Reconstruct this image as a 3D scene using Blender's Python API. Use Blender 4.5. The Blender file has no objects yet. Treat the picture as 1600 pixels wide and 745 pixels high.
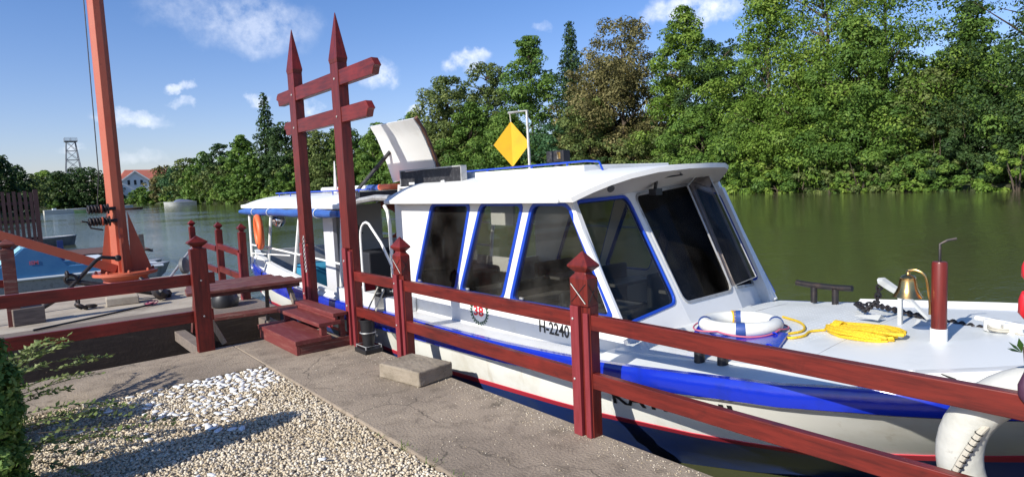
import bpy, bmesh, math, random
import numpy as np
from mathutils import Vector, Matrix
from mathutils.geometry import tessellate_polygon
PI = math.pi
R = math.radians
rng = np.random.default_rng(7)
random.seed(7)
sc = bpy.context.scene
COL = sc.collection

# ------------------------------------------------------------------ camera
cd = bpy.data.cameras.new('camera'); cam = bpy.data.objects.new('camera', cd); COL.objects.link(cam)
yaw, pitch, roll = 0.6816, 0.0886, -0.0454
fw = Vector((math.sin(yaw)*math.cos(pitch), math.cos(yaw)*math.cos(pitch), -math.sin(pitch)))
r0 = Vector((math.cos(yaw), -math.sin(yaw), 0)); u0 = r0.cross(fw)
rt = r0*math.cos(roll)+u0*math.sin(roll); up = -r0*math.sin(roll)+u0*math.cos(roll)
m = Matrix((rt, up, -fw)).transposed().to_4x4(); m.translation = Vector((0, 0, 1.55))
cam.matrix_world = m
cd.sensor_width = 36; cd.lens = 983.2/1600*36; cd.clip_start = .05; cd.clip_end = 6000
sc.camera = cam

# ------------------------------------------------------------------ light
SUN_EL = R(31); SUN_TO = Vector((-1, -.10, 0)).normalized()          # direction towards the sun
sunv = Vector((SUN_TO.x*math.cos(SUN_EL), SUN_TO.y*math.cos(SUN_EL), math.sin(SUN_EL)))
sl = bpy.data.lights.new('sun', 'SUN'); so = bpy.data.objects.new('sun', sl); COL.objects.link(so)
so.rotation_euler = sunv.to_track_quat('Z', 'Y').to_euler()
sl.energy = 4.6; sl.angle = R(.5); sl.color = (1, .95, .86)
w = bpy.data.worlds.new('World'); sc.world = w; w.use_nodes = True
nt = w.node_tree; nt.nodes.clear()
def N(t, tp, **k):
    n = t.nodes.new(tp)
    for a, b in k.items():
        if a == 'inp':
            for i, v in b.items(): n.inputs[i].default_value = v
        else: setattr(n, a, b)
    return n
L = lambda t, a, b: t.links.new(a, b)
out = N(nt, 'ShaderNodeOutputWorld'); bg = N(nt, 'ShaderNodeBackground', inp={1: .088})
sky = N(nt, 'ShaderNodeTexSky', sky_type='NISHITA', sun_disc=False, sun_elevation=SUN_EL,
        sun_rotation=math.atan2(SUN_TO.x, SUN_TO.y), air_density=1.0, dust_density=.5, ozone_density=2.0, altitude=100)
tc = N(nt, 'ShaderNodeTexCoord')
nrm = N(nt, 'ShaderNodeVectorMath', operation='NORMALIZE'); L(nt, tc.outputs['Generated'], nrm.inputs[0])
warp = N(nt, 'ShaderNodeTexNoise', inp={'Scale': 26, 'Detail': 6, 'Roughness': .6}); L(nt, nrm.outputs[0], warp.inputs['Vector'])
wsub = N(nt, 'ShaderNodeVectorMath', operation='SUBTRACT', inp={1: (.5, .5, .5)}); L(nt, warp.outputs['Color'], wsub.inputs[0])
wsc = N(nt, 'ShaderNodeVectorMath', operation='SCALE', inp={'Scale': .05}); L(nt, wsub.outputs[0], wsc.inputs[0])
wad = N(nt, 'ShaderNodeVectorMath', operation='ADD'); L(nt, nrm.outputs[0], wad.inputs[0]); L(nt, wsc.outputs[0], wad.inputs[1])
CLOUDS = []   # filled below: direction, half width (rad), half height, density
def pixdir(x, y):
    return (rt*((x-800)/983.2) - up*((y-372.5)/983.2) + fw).normalized()
for cx, cy, wx, wy, dn in [(395, 40, 84, 40, .40), (310, 20, 70, 28, .22), (727, 96, 32, 16, .8), (592, 118, 28, 20, .75), (400, 158, 19, 11, .8), (478, 165, 22, 13, .7),
                           (284, 136, 17, 8, .7), (288, 161, 14, 7, .55), (208, 186, 40, 13, .6), (215, 245, 34, 9, .3), (1085, 14, 68, 24, .85), (1045, 25, 38, 12, .6),
                           (645, 178, 14, 10, .75), (850, 42, 13, 8, .25), (112, 228, 14, 5, .5), (60, -120, 160, 60, .5), (900, -180, 120, 40, .6), (1500, -160, 200, 60, .5), (-400, 60, 120, 30, .6), (-700, 180, 160, 24, .5), (2400, -100, 160, 50, .5)]:
    CLOUDS.append((pixdir(cx, cy), wx/983, wy/983, dn))
acc = None
for d, wx, wy, dn in CLOUDS:
    side = Vector((0, 0, 1)).cross(d).normalized(); vert = d.cross(side).normalized()
    a = N(nt, 'ShaderNodeVectorMath', operation='DOT_PRODUCT', inp={1: tuple(side/wx)}); L(nt, wad.outputs[0], a.inputs[0])
    b = N(nt, 'ShaderNodeVectorMath', operation='DOT_PRODUCT', inp={1: tuple(vert/wy)}); L(nt, wad.outputs[0], b.inputs[0])
    f = N(nt, 'ShaderNodeVectorMath', operation='DOT_PRODUCT', inp={1: tuple(d)}); L(nt, wad.outputs[0], f.inputs[0])
    a2 = N(nt, 'ShaderNodeMath', operation='MULTIPLY'); L(nt, a.outputs['Value'], a2.inputs[0]); L(nt, a.outputs['Value'], a2.inputs[1])
    b2 = N(nt, 'ShaderNodeMath', operation='MULTIPLY_ADD'); L(nt, b.outputs['Value'], b2.inputs[0]); L(nt, b.outputs['Value'], b2.inputs[1]); L(nt, a2.outputs[0], b2.inputs[2])
    mr = N(nt, 'ShaderNodeMapRange', interpolation_type='SMOOTHSTEP', inp={1: 1.5, 2: .0, 3: 0, 4: dn}); L(nt, b2.outputs[0], mr.inputs[0])
    gt = N(nt, 'ShaderNodeMath', operation='GREATER_THAN', inp={1: 0}); L(nt, f.outputs['Value'], gt.inputs[0])
    mu = N(nt, 'ShaderNodeMath', operation='MULTIPLY'); L(nt, mr.outputs[0], mu.inputs[0]); L(nt, gt.outputs[0], mu.inputs[1])
    if acc is None: acc = mu.outputs[0]
    else:
        mx = N(nt, 'ShaderNodeMath', operation='MAXIMUM'); L(nt, acc, mx.inputs[0]); L(nt, mu.outputs[0], mx.inputs[1]); acc = mx.outputs[0]
cn = N(nt, 'ShaderNodeTexNoise', inp={'Scale': 34, 'Detail': 8, 'Roughness': .62}); L(nt, nrm.outputs[0], cn.inputs['Vector'])
cm = N(nt, 'ShaderNodeMapRange', inp={1: .32, 2: .62}); L(nt, cn.outputs[0], cm.inputs[0])
cmul = N(nt, 'ShaderNodeMath', operation='MULTIPLY'); L(nt, acc, cmul.inputs[0]); L(nt, cm.outputs[0], cmul.inputs[1])
mix = N(nt, 'ShaderNodeMix', data_type='RGBA'); L(nt, cmul.outputs[0], mix.inputs[0]); mix.inputs[7].default_value = (9.6, 9.9, 10.6, 1)
hs = N(nt, 'ShaderNodeHueSaturation', inp={'Saturation': 1.0, 'Value': 1.0}); L(nt, sky.outputs[0], hs.inputs['Color'])
sx = N(nt, 'ShaderNodeSeparateXYZ'); L(nt, nrm.outputs[0], sx.inputs[0])
ev = N(nt, 'ShaderNodeMapRange', interpolation_type='SMOOTHSTEP', inp={1: -.05, 2: .42}); L(nt, sx.outputs['Z'], ev.inputs[0])
gr = N(nt, 'ShaderNodeMix', data_type='RGBA'); gr.inputs[6].default_value = (1.06, 1.0, 1.22, 1); gr.inputs[7].default_value = (.58, .86, 1.28, 1); L(nt, ev.outputs[0], gr.inputs[0])
gm = N(nt, 'ShaderNodeMix', data_type='RGBA', blend_type='MULTIPLY', inp={0: 1.0}); L(nt, hs.outputs[0], gm.inputs[6]); L(nt, gr.outputs[2], gm.inputs[7]); L(nt, gm.outputs[2], mix.inputs[6]); L(nt, mix.outputs[2], bg.inputs[0]); L(nt, bg.outputs[0], out.inputs[0])
sc.view_settings.view_transform = 'Standard'; sc.view_settings.look = 'None'; sc.view_settings.exposure = .52; sc.view_settings.gamma = 1
sc.cycles.max_bounces = 8; sc.cycles.transparent_max_bounces = 16

# ------------------------------------------------------------------ materials
def mat(name, col, rough=.5, metal=0, noise=None, bump=None, coat=0, spec=.5):
    """noise=(scale, colour2, lo, hi[, stretch]); bump=(scale, strength, distance)"""
    m = bpy.data.materials.new(name); m.use_nodes = True; t = m.node_tree; p = t.nodes['Principled BSDF']
    p.inputs['Base Color'].default_value = (*col, 1); p.inputs['Roughness'].default_value = rough; p.inputs['Metallic'].default_value = metal
    p.inputs['Coat Weight'].default_value = coat; p.inputs['Specular IOR Level'].default_value = spec; p.inputs['Coat Roughness'].default_value = .15
    co = N(t, 'ShaderNodeTexCoord')
    if noise:
        noise = noise if isinstance(noise[0], tuple) else (noise,)
        cur = None
        for i, ns in enumerate(noise):
            mp = N(t, 'ShaderNodeMapping'); L(t, co.outputs['Object'], mp.inputs[0])
            if len(ns) > 4: mp.inputs['Scale'].default_value = ns[4]
            mp.inputs['Location'].default_value = (i*3.7, i*1.3, i*5.1)
            nz = N(t, 'ShaderNodeTexNoise', inp={'Scale': ns[0], 'Detail': 6, 'Roughness': .62}); L(t, mp.outputs[0], nz.inputs['Vector'])
            rp = N(t, 'ShaderNodeMapRange', inp={1: ns[2], 2: ns[3]}); L(t, nz.outputs[0], rp.inputs[0])
            mx = N(t, 'ShaderNodeMix', data_type='RGBA'); L(t, rp.outputs[0], mx.inputs[0]); mx.inputs[7].default_value = (*ns[1], 1)
            if cur is None: mx.inputs[6].default_value = (*col, 1)
            else: L(t, cur, mx.inputs[6])
            cur = mx.outputs[2]
        L(t, cur, p.inputs['Base Color'])
    if bump:
        nb = N(t, 'ShaderNodeTexNoise', inp={'Scale': bump[0], 'Detail': 5}); L(t, co.outputs['Object'], nb.inputs['Vector'])
        bp = N(t, 'ShaderNodeBump', inp={'Strength': bump[1], 'Distance': bump[2]}); L(t, nb.outputs[0], bp.inputs['Height']); L(t, bp.outputs[0], p.inputs['Normal'])
    return m
def tinted(name, c1, c2, c3, rough=.6, transl=0.0, attr='tint'):
    m = bpy.data.materials.new(name); m.use_nodes = True; t = m.node_tree; p = t.nodes['Principled BSDF']
    at = N(t, 'ShaderNodeAttribute', attribute_name=attr)
    cr = N(t, 'ShaderNodeValToRGB'); cr.color_ramp.elements[0].color = (*c1, 1); cr.color_ramp.elements[1].color = (*c3, 1)
    e = cr.color_ramp.elements.new(.5); e.color = (*c2, 1)
    L(t, at.outputs['Fac'], cr.inputs[0]); L(t, cr.outputs[0], p.inputs['Base Color']); p.inputs['Roughness'].default_value = rough
    p.inputs['Specular IOR Level'].default_value = .25
    if transl:
        o = t.nodes['Material Output']; tr = N(t, 'ShaderNodeBsdfTranslucent'); L(t, cr.outputs[0], tr.inputs[0])
        ms = N(t, 'ShaderNodeMixShader', inp={0: transl}); L(t, p.outputs[0], ms.inputs[1]); L(t, tr.outputs[0], ms.inputs[2]); L(t, ms.outputs[0], o.inputs[0])
    return m
M = {}
def grain(d): return (12, 12, 1.2) if d == 'z' else ((12, 1.2, 12) if d == 'y' else (1.2, 12, 12))
RW, RD = (.140, .017, .012), (.06, .009, .008)
for d in 'xyz': M['red_'+d] = mat('red_stain_'+d, RW, .42, noise=((3.2, RD, .40, .70, grain(d)), (1.4, (.24, .022, .017), .55, .8), (9, (.05, .010, .009), .62, .8), (60, (.42, .30, .26), .735, .76, (1, 1, .5))), bump=(60, .12, .002), coat=.1, spec=.3)
M['pink'] = mat('faded_red_paint', (.20, .030, .036), .5, spec=.3, noise=((4, (.15, .018, .020), .45, .7, (12, 12, 1.2)),), bump=(70, .1, .002))
M['red_old'] = mat('worn_red_wood', (.13, .032, .024), .6, noise=((3, (.25, .17, .13), .5, .75, (1.2, 14, 14)), (8, (.06, .02, .018), .5, .75)), bump=(40, .3, .004))
M['red_step'] = mat('step_red_paint', (.15, .028, .026), .55, noise=((3, (.23, .085, .07), .5, .78, (12, 1.5, 12)), (9, (.11, .025, .02), .56, .8)), bump=(40, .25, .003))
M['concrete'] = mat('concrete', (.235, .188, .140), .95, noise=((1.3, (.33, .265, .195), .42, .6), (7, (.15, .118, .085), .5, .75), (38, (.31, .25, .185), .55, .75), (95, (.13, .10, .075), .58, .70), (130, (.5, .45, .38), .69, .75)), bump=(60, .9, .008))
def add_cracks(mt, sc_=.9, wd=.006):
    t = mt.node_tree; p = t.nodes['Principled BSDF']; src = p.inputs['Base Color'].links[0].from_socket; co = N(t, 'ShaderNodeTexCoord')
    wn_ = N(t, 'ShaderNodeTexNoise', inp={'Scale': 2.2, 'Detail': 5}); L(t, co.outputs['Object'], wn_.inputs['Vector'])
    ad = N(t, 'ShaderNodeMixRGB', blend_type='ADD', inp={0: .45}); L(t, co.outputs['Object'], ad.inputs[1]); L(t, wn_.outputs['Color'], ad.inputs[2])
    vo = N(t, 'ShaderNodeTexVoronoi', feature='DISTANCE_TO_EDGE', inp={'Scale': sc_}); L(t, ad.outputs[0], vo.inputs['Vector'])
    m1 = N(t, 'ShaderNodeMapRange', inp={1: 0, 2: wd, 3: .75, 4: 0}); L(t, vo.outputs['Distance'], m1.inputs[0])
    mk_ = N(t, 'ShaderNodeTexNoise', inp={'Scale': .8, 'Detail': 2}); L(t, co.outputs['Object'], mk_.inputs['Vector']); m2 = N(t, 'ShaderNodeMapRange', inp={1: .48, 2: .56}); L(t, mk_.outputs[0], m2.inputs[0])
    mm = N(t, 'ShaderNodeMath', operation='MULTIPLY'); L(t, m1.outputs[0], mm.inputs[0]); L(t, m2.outputs[0], mm.inputs[1])
    mx = N(t, 'ShaderNodeMix', data_type='RGBA'); L(t, mm.outputs[0], mx.inputs[0]); L(t, src, mx.inputs[6]); mx.inputs[7].default_value = (.035, .03, .02, 1); L(t, mx.outputs[2], p.inputs['Base Color'])
add_cracks(M['concrete'])
M['concrete_l'] = mat('pale_concrete', (.40, .35, .28), .92, noise=((2, (.28, .24, .19), .45, .65), (60, (.2, .17, .13), .6, .75)), bump=(45, .4, .005))
M['block'] = mat('block_concrete', (.27, .225, .17), .95, noise=((5, (.17, .14, .10), .45, .7), (70, (.12, .1, .07), .6, .72)), bump=(30, .6, .008))
M['white'] = mat('white_boat_paint', (.72, .72, .70), .4, noise=((3, (.60, .58, .52), .55, .85), (6, (.52, .46, .36), .66, .9, (1, 1, .15)), (55, (.3, .25, .2), .715, .75)), coat=.2, bump=(5, .05, .01))
M['roofw'] = mat('white_roof_paint', (.76, .76, .73), .45, noise=((2, (.62, .61, .56), .55, .8), (50, (.4, .36, .3), .71, .75)), coat=.1)
M['hullw'] = mat('hull_white', (.66, .66, .61), .35, noise=((2.2, (.48, .45, .36), .52, .8), (7, (.36, .30, .20), .62, .85, (1, 1, .12)), (40, (.25, .2, .15), .70, .76)), coat=.2, bump=(4, .15, .01))
M['cobalt'] = mat('cobalt_paint', (.006, .024, .38), .22, noise=((6, (.008, .022, .22), .5, .75), (34, (.5, .5, .6), .72, .75), (3, (.004, .012, .24), .55, .8)), coat=.35, bump=(7, .28, .02))
M['navy'] = mat('navy_antifouling', (.014, .035, .15), .4, noise=((3, (.03, .05, .13), .45, .7),), coat=.1)
M['redline'] = mat('red_boot_line', (.42, .03, .05), .4)
M['framebl'] = mat('window_blue_paint', (.01, .055, .42), .35, coat=.3, noise=((30, (.6, .6, .65), .73, .76),))
M['checker'] = mat('deck_paint', (.66, .68, .67), .4, noise=((2.5, (.52, .54, .53), .5, .8), (30, (.35, .34, .3), .7, .8)))
M['grey'] = mat('grey_panel', (.52, .52, .55), .5)
M['lining'] = mat('visor_lining', (.50, .46, .41), .6, noise=((2, (.5, .45, .4), .5, .8),))
M['black'] = mat('black_rubber', (.012, .012, .014), .45, bump=(30, .2, .003))
M['blackbox'] = mat('black_board', (.012, .012, .015), .6, noise=((20, (.05, .05, .055), .5, .7),))
M['iron'] = mat('dark_iron', (.035, .032, .034), .45, metal=.6, noise=((14, (.09, .06, .05), .5, .75),), bump=(50, .3, .003))
M['galv'] = mat('galvanised', (.45, .45, .44), .5, metal=.5, noise=((14, (.25, .24, .22), .5, .75),))
M['anchorw'] = mat('anchor_grey', (.48, .49, .47), .5, noise=((8, (.3, .3, .28), .5, .8),))
M['brass'] = mat('brass', (.66, .42, .16), .24, metal=1, noise=((9, (.42, .26, .1), .5, .8),))
M['yrope'] = mat('yellow_rope', (.75, .50, .02), .7, noise=((120, (.5, .32, .01), .45, .6),), bump=(160, .6, .004))
M['wrope'] = mat('pale_rope', (.45, .42, .35), .8, bump=(150, .6, .004))
M['yellow'] = mat('signal_yellow', (.75, .42, .015), .45, noise=((6, (.6, .34, .02), .5, .8),))
M['orange'] = mat('orange_mast_paint', (.43, .095, .045), .6, noise=((3, (.42, .07, .03), .45, .7), (14, (.2, .05, .03), .64, .78)), bump=(20, .15, .003), coat=.2)
M['ringor'] = mat('orange_lifebuoy', (.75, .14, .04), .5)
M['ringdk'] = mat('rusty_red_lifebuoy', (.30, .07, .035), .6)
M['ringw'] = mat('white_lifebuoy', (.68, .68, .63), .45, noise=((6, (.6, .58, .5), .55, .8),), bump=(8, .2, .01))
M['fender'] = mat('grubby_white_fender', (.50, .50, .46), .6, noise=((5, (.36, .35, .30), .5, .8), (22, (.25, .22, .18), .66, .8)), bump=(9, .5, .02))
M['bandbl'] = mat('band_blue', (.03, .07, .25), .5)
M['pinkrope'] = mat('pink_rope', (.5, .12, .18), .8)
M['tarp'] = mat('blue_tarp', (.03, .09, .32), .45, noise=((5, (.04, .13, .4), .4, .7),), bump=(14, .5, .02))
M['canvas'] = mat('grey_blue_canvas', (.12, .14, .22), .7)
M['pedal'] = mat('pedal_boat_blue', (.045, .17, .36), .35, noise=((2, (.07, .22, .40), .4, .7),), coat=.2)
M['pedall'] = mat('pedal_boat_pale_blue', (.30, .58, .68), .4, coat=.2)
M['pedalw'] = mat('pedal_boat_white', (.62, .66, .68), .4)
M['dull'] = mat('dull_grey_hull', (.20, .20, .20), .6, noise=((3, (.1, .1, .1), .4, .7),))
M['seat'] = mat('dark_seat', (.02, .022, .03), .7)
M['floor'] = mat('cabin_floor', (.09, .075, .065), .6)
M['interior'] = mat('cabin_interior', (.55, .54, .52), .6)
M['table'] = mat('cabin_table', (.16, .15, .15), .3)
M['cloth'] = mat('grey_cloth', (.14, .15, .17), .9, bump=(12, .8, .03))
M['lace'] = mat('teal_cloth', (.03, .25, .42), .7)
M['brown'] = mat('brown_decking', (.16, .075, .05), .7, noise=((3, (.09, .045, .03), .4, .7, (1.2, 12, 12)),))
M['picket'] = mat('dark_picket_paint', (.06, .028, .026), .7, noise=((3, (.10, .05, .045), .5, .75, (12, 12, 1.2)),))
M['timber'] = mat('grey_timber', (.20, .16, .13), .85, noise=((4, (.1, .08, .07), .4, .7, (1.2, 12, 12)),), bump=(30, .4, .005))
M['darkwood'] = mat('dark_wet_timber', (.045, .03, .025), .7, noise=((4, (.09, .065, .05), .5, .75, (1.2, 12, 12)),), bump=(30, .4, .005))
M['rawwood'] = mat('raw_wood', (.42, .34, .24), .8, noise=((6, (.3, .22, .14), .4, .7, (10, 10, 1)),))
M['bark'] = mat('bark', (.09, .065, .045), .9, noise=((5, (.05, .04, .03), .4, .7),), bump=(12, .8, .05))
M['tile'] = mat('roof_tile', (.42, .13, .085), .8, noise=((.6, (.34, .10, .07), .4, .7),))
M['plaster'] = mat('white_plaster', (.72, .72, .70), .8)
M['steel'] = mat('tower_steel', (.16, .17, .19), .6, metal=.3)
M['chrome'] = mat('chrome', (.8, .8, .8), .12, metal=1)
M['blackpaint'] = mat('black_lettering', (.012, .012, .012), .5)
M['red38'] = mat('red_numerals', (.55, .02, .03), .5)
M['wreath'] = mat('wreath_green', (.02, .07, .03), .6)
M['dirt'] = mat('bank_soil', (.045, .05, .02), .95, noise=((.3, (.04, .06, .015), .4, .6), (2, (.03, .03, .015), .45, .7)), bump=(2, .6, .1))
M['land'] = mat('meadow', (.075, .10, .03), .95, noise=((.05, (.10, .11, .04), .4, .6),))
M['purple'] = mat('plum_bud', (.06, .02, .045), .6, bump=(40, .5, .004))
M['petal'] = mat('crimson_petal', (.50, .012, .02), .5)
M['soil'] = mat('gravel_soil', (.46, .38, .27), .95, noise=((60, (.22, .17, .11), .45, .65),), bump=(60, .5, .01))
M['gravel'] = tinted('pea_gravel', (.38, .30, .19), (.54, .455, .33), (.68, .62, .51), .8)
M['pebble'] = mat('white_pebble', (.74, .74, .72), .6, noise=((20, (.6, .6, .58), .5, .8),))
FOL = {
 'light':  tinted('leaves_light', (.075, .14, .02), (.15, .25, .035), (.27, .36, .065), .6, .35),
 'green':  tinted('leaves_green', (.055, .115, .02), (.11, .20, .036), (.19, .28, .05), .6, .33),
 'olive':  tinted('leaves_olive', (.065, .10, .025), (.12, .165, .045), (.21, .245, .072), .6, .3),
 'brown':  tinted('leaves_brown', (.08, .078, .025), (.16, .148, .055), (.28, .24, .10), .7, .28),
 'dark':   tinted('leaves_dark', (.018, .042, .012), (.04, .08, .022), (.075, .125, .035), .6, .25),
 'blue':   tinted('leaves_bluegreen', (.03, .075, .03), (.055, .13, .05), (.10, .19, .075), .6, .28),
 'hedge':  tinted('leaves_hedge', (.05, .11, .02), (.12, .22, .045), (.24, .34, .09), .55, .3),
 'twig':   tinted('leaves_twig', (.07, .11, .03), (.15, .20, .06), (.26, .30, .11), .5, .3),
 'grass':  tinted('grass_blades', (.05, .10, .015), (.10, .17, .03), (.2, .25, .06), .6, .3),
}
# water
def water_mat():
    m = bpy.data.materials.new('lake_water'); m.use_nodes = True; t = m.node_tree; p = t.nodes['Principled BSDF']
    p.inputs['Base Color'].default_value = (.066, .072, .030, 1); p.inputs['Roughness'].default_value = .06; p.inputs['IOR'].default_value = 1.33
    g = N(t, 'ShaderNodeNewGeometry')
    mp = N(t, 'ShaderNodeMapping'); L(t, g.outputs['Position'], mp.inputs[0]); mp.inputs['Rotation'].default_value = (0, 0, R(35)); mp.inputs['Scale'].default_value = (1, 2.6, 1)
    a = N(t, 'ShaderNodeTexNoise', inp={'Scale': 1.1, 'Detail': 5, 'Roughness': .55}); L(t, mp.outputs[0], a.inputs['Vector'])
    b = N(t, 'ShaderNodeTexNoise', inp={'Scale': 5.5, 'Detail': 3, 'Roughness': .5}); L(t, mp.outputs[0], b.inputs['Vector'])
    mx = N(t, 'ShaderNodeMath', operation='MULTIPLY_ADD', inp={1: .16}); L(t, b.outputs[0], mx.inputs[0]); L(t, a.outputs[0], mx.inputs[2])
    big = N(t, 'ShaderNodeTexNoise', inp={'Scale': .06, 'Detail': 3}); L(t, g.outputs['Position'], big.inputs['Vector'])
    mr = N(t, 'ShaderNodeMapRange', inp={1: .38, 2: .62, 3: .10, 4: .42}); L(t, big.outputs[0], mr.inputs[0])
    bp = N(t, 'ShaderNodeBump', inp={'Distance': .12}); L(t, mr.outputs[0], bp.inputs['Strength']); L(t, mx.outputs[0], bp.inputs['Height']); L(t, bp.outputs[0], p.inputs['Normal'])
    return m
M['water'] = water_mat()
def glass_mat(name, tint, rough=.02, refl=.8):
    m = bpy.data.materials.new(name); m.use_nodes = True; t = m.node_tree; t.nodes.clear()
    o = N(t, 'ShaderNodeOutputMaterial'); tr = N(t, 'ShaderNodeBsdfTransparent', inp={0: (*tint, 1)}); gl = N(t, 'ShaderNodeBsdfGlossy', inp={0: (refl, refl, refl, 1), 'Roughness': rough})
    fr = N(t, 'ShaderNodeFresnel', inp={0: 1.22}); ms = N(t, 'ShaderNodeMixShader')
    df = N(t, 'ShaderNodeBsdfDiffuse', inp={0: (.45, .42, .38, 1)}); md = N(t, 'ShaderNodeMixShader'); co = N(t, 'ShaderNodeTexCoord'); dn = N(t, 'ShaderNodeTexNoise', inp={'Scale': 3.0, 'Detail': 6}); L(t, co.outputs['Object'], dn.inputs['Vector'])
    dr = N(t, 'ShaderNodeMapRange', inp={1: .35, 2: .8, 3: .004, 4: .055}); L(t, dn.outputs[0], dr.inputs[0]); L(t, dr.outputs[0], md.inputs[0]); L(t, tr.outputs[0], md.inputs[1]); L(t, df.outputs[0], md.inputs[2])
    L(t, fr.outputs[0], ms.inputs[0]); L(t, md.outputs[0], ms.inputs[1]); L(t, gl.outputs[0], ms.inputs[2]); L(t, ms.outputs[0], o.inputs[0]); return m
M['glass'] = glass_mat('clear_window_glass', (.72, .73, .70)); M['glassd'] = glass_mat('tinted_window_glass', (.44, .38, .36), .05, .3)

# ------------------------------------------------------------------ mesh helpers
class MB:
    def __init__(s): s.v = []; s.f = []; s.mi = []
    def add(s, vs, fs, mi=0):
        o = len(s.v); s.v += [tuple(v) for v in vs]; s.f += [tuple(i+o for i in f) for f in fs]; s.mi += [mi]*len(fs); return s
    def box(s, c, d, rot=None, mi=0, taper=1):
        x, y, z = d[0]/2, d[1]/2, d[2]/2
        vs = [Vector((sx*x*(taper if sz > 0 else 1), sy*y*(taper if sz > 0 else 1), sz*z)) for sz in (-1, 1) for sy in (-1, 1) for sx in (-1, 1)]
        if rot is not None: vs = [rot @ v for v in vs]
        vs = [v+Vector(c) for v in vs]
        return s.add(vs, [(0, 2, 3, 1), (4, 5, 7, 6), (0, 1, 5, 4), (2, 6, 7, 3), (0, 4, 6, 2), (1, 3, 7, 5)], mi)
    def b2(s, x0, x1, y0, y1, z0, z1, mi=0): return s.box(((x0+x1)/2, (y0+y1)/2, (z0+z1)/2), (x1-x0, y1-y0, z1-z0), None, mi)
    def bar(s, a, b, w, h, upv=(0, 0, 1), mi=0):
        a, b = Vector(a), Vector(b); d = (b-a).normalized(); u = Vector(upv); sd = d.cross(u).normalized(); u = sd.cross(d)
        vs = []
        for p in (a, b):
            for i, j in ((-1, -1), (1, -1), (1, 1), (-1, 1)): vs.append(p+sd*(i*w/2)+u*(j*h/2))
        return s.add(vs, [(0, 1, 2, 3), (7, 6, 5, 4), (0, 4, 5, 1), (1, 5, 6, 2), (2, 6, 7, 3), (3, 7, 4, 0)], mi)
    def tube(s, pts, r, n=8, mi=0, closed=False, caps=True):
        pts = [Vector(p) for p in pts]; k = len(pts); rs = r if isinstance(r, (list, tuple)) else [r]*k
        t = (pts[1]-pts[0]).normalized(); ref = Vector((0, 0, 1)) if abs(t.z) < .9 else Vector((1, 0, 0)); u = t.cross(ref).normalized()
        vs = []; fs = []
        for i, p in enumerate(pts):
            if closed: tt = (pts[(i+1) % k]-pts[i-1]).normalized()
            else: tt = (pts[min(i+1, k-1)]-pts[max(i-1, 0)]).normalized()
            u = (u-tt*u.dot(tt)).normalized(); v = tt.cross(u)
            for j in range(n):
                a = 2*PI*j/n; vs.append(p+(u*math.cos(a)+v*math.sin(a))*rs[i])
        for i in range(k if closed else k-1):
            for j in range(n):
                a, b = i*n+j, i*n+(j+1) % n; c, d = ((i+1) % k)*n+(j+1) % n, ((i+1) % k)*n+j
                fs.append((a, b, c, d))
        if caps and not closed: fs += [tuple(range(n-1, -1, -1)), tuple((k-1)*n+j for j in range(n))]
        return s.add(vs, fs, mi)
    def lathe(s, prof, c=(0, 0, 0), n=16, axis=(0, 0, 1), mi=0):
        ax = Vector(axis).normalized(); ref = Vector((1, 0, 0)) if abs(ax.x) < .9 else Vector((0, 1, 0)); u = ax.cross(ref).normalized(); v = ax.cross(u)
        vs = [Vector(c)+ax*z+(u*math.cos(2*PI*j/n)+v*math.sin(2*PI*j/n))*r for r, z in prof for j in range(n)]
        fs = [(i*n+j, i*n+(j+1) % n, (i+1)*n+(j+1) % n, (i+1)*n+j) for i in range(len(prof)-1) for j in range(n)]
        fs += [tuple(range(n-1, -1, -1)), tuple((len(prof)-1)*n+j for j in range(n))]
        return s.add(vs, fs, mi)
    def torus(s, c, Rr, r, axis=(0, 0, 1), n=32, k=10, mi=0, a0=0, a1=2*PI, sy=1):
        ax = Vector(axis).normalized(); ref = Vector((1, 0, 0)) if abs(ax.x) < .9 else Vector((0, 1, 0)); u = ax.cross(ref).normalized(); v = ax.cross(u)
        full = abs(a1-a0-2*PI) < 1e-6; c = Vector(c)
        pts = [c+u*math.cos(a0+(a1-a0)*i/n)*Rr+v*math.sin(a0+(a1-a0)*i/n)*Rr*sy for i in range(n if full else n+1)]
        return s.tube(pts, r, k, mi, closed=full)
    def poly(s, outer, holes, to3, thick, nrm, mi=0):
        """plate with holes: 2-D outlines mapped by to3(u, v), thickened along nrm"""
        rings = [outer]+list(holes); loops = [[Vector((a, b, 0)) for a, b in r] for r in rings]
        flat = [p for r in rings for p in r]; tris = tessellate_polygon(loops); n = len(flat); nv = Vector(nrm).normalized()*thick
        top = [Vector(to3(a, b)) for a, b in flat]; vs = top+[v-nv for v in top]; fs = []
        for t in tris:
            a, b, c = (top[i] for i in t)
            if (b-a).cross(c-a).dot(nv) < 0: t = (t[0], t[2], t[1])
            fs.append(tuple(t)); fs.append((t[0]+n, t[2]+n, t[1]+n))
        o = 0
        for r in rings:
            k = len(r)
            for i in range(k): fs.append((o+i, o+(i+1) % k, n+o+(i+1) % k, n+o+i))
            o += k
        s.add(vs, fs, mi); return s
    def build(s, name, m, parent=None, smooth=False, bevel=0, kind=None, recalc=True):
        me = bpy.data.meshes.new(name); me.from_pydata(s.v, [], s.f)
        ms = m if isinstance(m, (list, tuple)) else [m]
        for x in ms: me.materials.append(x if not isinstance(x, str) else M[x])
        if len(ms) > 1: me.polygons.foreach_set('material_index', s.mi)
        if recalc:
            bm = bmesh.new(); bm.from_mesh(me); bmesh.ops.recalc_face_normals(bm, faces=bm.faces); bm.to_mesh(me); bm.free()
        o = bpy.data.objects.new(name, me); COL.objects.link(o)
        if smooth:
            me.polygons.foreach_set('use_smooth', [True]*len(me.polygons)); me.set_sharp_from_angle(angle=R(40))
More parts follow.
